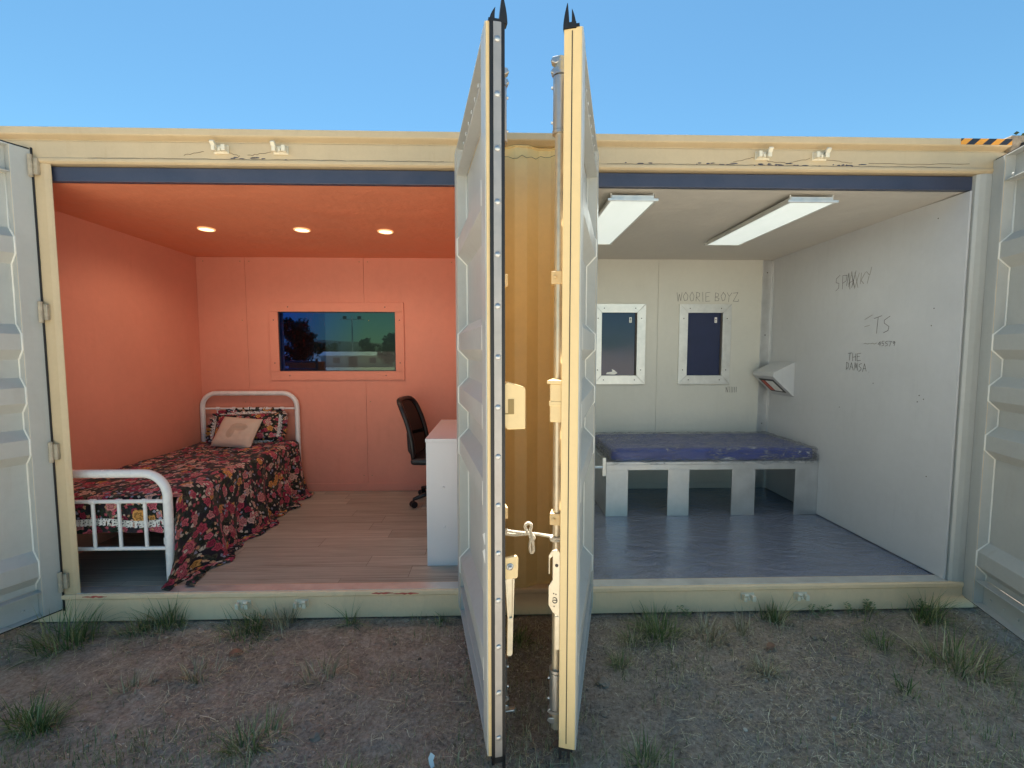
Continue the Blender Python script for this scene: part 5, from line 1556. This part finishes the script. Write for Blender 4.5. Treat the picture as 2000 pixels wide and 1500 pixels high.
stone(-0.72, -0.78, 0.022, 'grey stone in the soil left of the middle doors', 1)
stone(0.45, -0.52, 0.026, 'dark stone right of the foot of the middle door', 2)
stone(-1.16, -0.16, 0.016, 'small stone beside the lower left keepers', 3)
stone(1.62, -0.22, 0.016, 'pale pebble before the grey room sill', 4)
def dleaf(x, y, s, rz, label):
    b = MB(); n = 8; o = 0
    for k in range(n+1):
        f_ = k/n; w_ = s*0.22*math.sin(PI*f_)**0.8+0.0005
        z = 0.012*math.sin(f_*3)+0.004
        b.v += [(s*(f_-.5), -w_, z+0.008), (s*(f_-.5), 0, z), (s*(f_-.5), w_, z+0.010)]
    for k in range(n):
        for j in range(2): a = k*3+j; b.f.append((a, a+3, a+4, a+1)); b.mi.append(0)
    ob = b.build('dead_leaf', M['deadleaf'], smooth=True); ob.location = (x, y, gz(x, y)+0.002); ob.rotation_euler = (0.1, 0, rz)
    so_ = ob.modifiers.new('solid', 'SOLIDIFY'); so_.thickness = 0.0008
    tag(ob, label, 'leaf', 'dead leaves on the ground')
dleaf(-1.30, -0.30, 0.07, 0.4, 'curled brown leaf in the dirt below the bed')
dleaf(1.33, -0.32, 0.07, 0.5, 'curled brown leaf in the dirt before the grey room')
dleaf(0.20, -0.86, 0.06, 0.3, 'reddish leaf between the feet of the middle doors')
b = MB()
b.prism([(0.0, 0.0), (0.013, 0.003), (0.010, 0.022), (0.017, 0.034), (0.004, 0.046), (-0.007, 0.032), (-0.005, 0.014)], lambda p_, q, w_: (p_, w_, q), 0.0, 0.002)
o = b.build('paper_scrap', M['paper']); o.location = (-0.26, -0.93, gz(-0.26, -0.93)); o.rotation_euler = (R(-35), 0, 0.3)
tag(o, 'tiny white paper scrap lying near the foot of the left middle door', 'litter')

# ------------------------------------------------------------------ what the window shows: yard behind the container
def tree(x, y, h_, cr, label, seed, trunk_h=0.3, nleaf=5200, leaf=0.16, sparse=False, group='trees beyond the container'):
    r_ = random.Random(seed)
    t = thing('tree', (x, y, 0), label, 'tree', group)
    tk = MB(); ends = []
    tk.tube([(0, 0, -0.1), (0.02*h_, 0, h_*0.3), (0.0, 0.02*h_, h_*0.62), (0.01*h_, 0, h_*0.9)], [h_*0.035, h_*0.026, h_*0.016, h_*0.005], 8)
    for k in range(26):
        f_ = r_.uniform(trunk_h, 0.95); a = r_.uniform(0, 2*PI); L = cr*(1.05-0.75*abs(f_-0.45))*r_.uniform(0.6, 1.0)
        p0 = Vector((0, 0, h_*f_*0.9)); p2 = p0+Vector((math.cos(a)*L, math.sin(a)*L, L*r_.uniform(0.1, 0.6)))
        p1 = (p0+p2)/2+Vector((0, 0, L*0.1)); tk.tube([p0, p1, p2], [h_*0.010, h_*0.006, h_*0.002], 5)
        ends += [p2, p1, p1.lerp(p2, 0.5)]
    tk.build('trunk', M['bark'], t, smooth=True)
    cw = MB()
    clumps = [(e+Vector((r_.gauss(0, .1), r_.gauss(0, .1), r_.gauss(0, .1)))*cr, cr*r_.uniform(0.18, 0.36)) for e in ends]
    for k in range(nleaf):
        c, s = r_.choice(clumps)
        d = Vector((r_.gauss(0, 1), r_.gauss(0, 1), r_.gauss(0, 0.8))).normalized()*s*r_.random()**0.4
        p_ = c+d
        if p_.z < 0.12*h_ or p_.z > h_*1.03: continue
        n_ = Vector((r_.gauss(0, 1), r_.gauss(0, 1), r_.gauss(0, 1)+0.5)).normalized(); u = n_.orthogonal().normalized(); v_ = n_.cross(u)
        a = r_.uniform(0, 6.28); u, v_ = u*math.cos(a)+v_*math.sin(a), v_*math.cos(a)-u*math.sin(a)
        s2 = leaf*r_.uniform(0.6, 1.3)
        o = len(cw.v); cw.v += [tuple(p_-u*s2*.5), tuple(p_+v_*s2*.25), tuple(p_+u*s2*.5), tuple(p_-v_*s2*.25)]
        cw.f.append((o, o+1, o+2, o+3)); cw.mi.append(0); tn = min(1, max(0, r_.gauss(.45, .25))); cw.rnd += [tn]*4
    cw.build('crown', M['leaf'], t)
def gpos(px, dist):   # direction through the window as a slope, kept as plain metres
    return (px-985)/899*dist, dist-2.47
X, Y = gpos(592, 30); tree(X, Y, 3.5, 1.25, 'dark bushy tree seen through the wide window', 5, 0.2, 9000, 0.20)
X, Y = gpos(729, 55); tree(X, Y, 2.9, 1.0, 'small distant tree beside the light pole seen through the window', 6, 0.25, 3000, 0.25)
X, Y = gpos(784, 34); tree(X, Y, 3.0, 1.2, 'tree at the right edge of the wide window view', 7, 0.2, 5000, 0.2)
X, Y = gpos(650, 90); tree(X, Y, 3.0, 3.2, 'low far bush on the horizon left of the light pole', 8, 0.1, 2500, 0.4)
tree(16.6, 9.2, 9.6, 2.6, 'tall tree with thin twigs rising behind the right end of the container', 21, 0.35, 2600, 0.16)
X, Y = gpos(702, 50)
po = thing('light_pole', (X, Y, 0), 'thin floodlight pole with a cross arm seen through the wide window', 'light pole')
b = MB(); b.tube([(0, 0, -0.2), (0, 0, 5.2)], [0.09, 0.05], 10); b.build('pole', M['steel'], po, smooth=True)
b = MB(); b.box(-1.3, 1.3, -0.04, 0.04, 4.80, 4.87); b.build('cross_arm', M['steel'], po)
for sx_ in (-0.75, 0.8):
    b = MB(); b.box(sx_-0.18, sx_+0.18, -0.16, 0.06, 4.87, 5.18); b.build('floodlight', M['fence'], po, bevel=0.03)
X, Y = gpos(712, 44)
sd = thing('shed', (X, Y, 0), 'low white shed behind the yard seen through the wide window', 'shed')
b = MB(); b.box(-3.0, 3.2, -1.2, 1.2, 0.0, 1.05); b.build('wall', M['shed'], sd)
b = MB(); b.prism([(-1.4, 1.055), (1.4, 1.055), (0.0, 1.40)], lambda p_, q, w_: (w_, p_, q), -3.2, 3.4); b.build('roof', M['steel'], sd)
for x in (-1.9, 1.4):
    b = MB(); b.box(x, x+0.6, -1.23, -1.202, 0.35, 0.85); b.build('window', M['navyglass'], sd)
b = MB(); b.box(-0.5, 0.3, -1.23, -1.202, 0.0, 0.95); b.build('door', M['fence'], sd)
X, Y = gpos(590, 16)
fe = thing('yard_fence', (X, Y, 0), 'dark rail fence crossing the window view in front of the tree', 'fence')
b = MB()
for z in (0.55, 0.85, 1.10): b.cyl((-4.2, 0, z), (0.75, 0, z), 0.03, 8)
b.build('rail', M['fence'], fe)
for x in (-4.2, -2.5, -0.9, 0.75):
    b = MB(); b.cyl((x, 0, -0.2), (x, 0, 1.2), 0.04, 8); b.build('post', M['fence'], fe)
X, Y = gpos(590, 21)
ob = thing('road_barrier', (X, Y, 0), 'bright orange plastic barrier beyond the yard fence', 'barrier')
b = MB(); b.prism([(-0.3, 0), (0.3, 0), (0.12, 0.45), (0.09, 1.0), (-0.09, 1.0), (-0.12, 0.45)], lambda p_, q, w_: (w_, p_, q), -1.6, 1.35); b.build('body', M['orange'], ob, bevel=0.02)
b = MB(); b.box(-1.0, -0.2, -0.128, -0.118, 0.62, 0.80); b.build('reflector', M['paper'], ob)
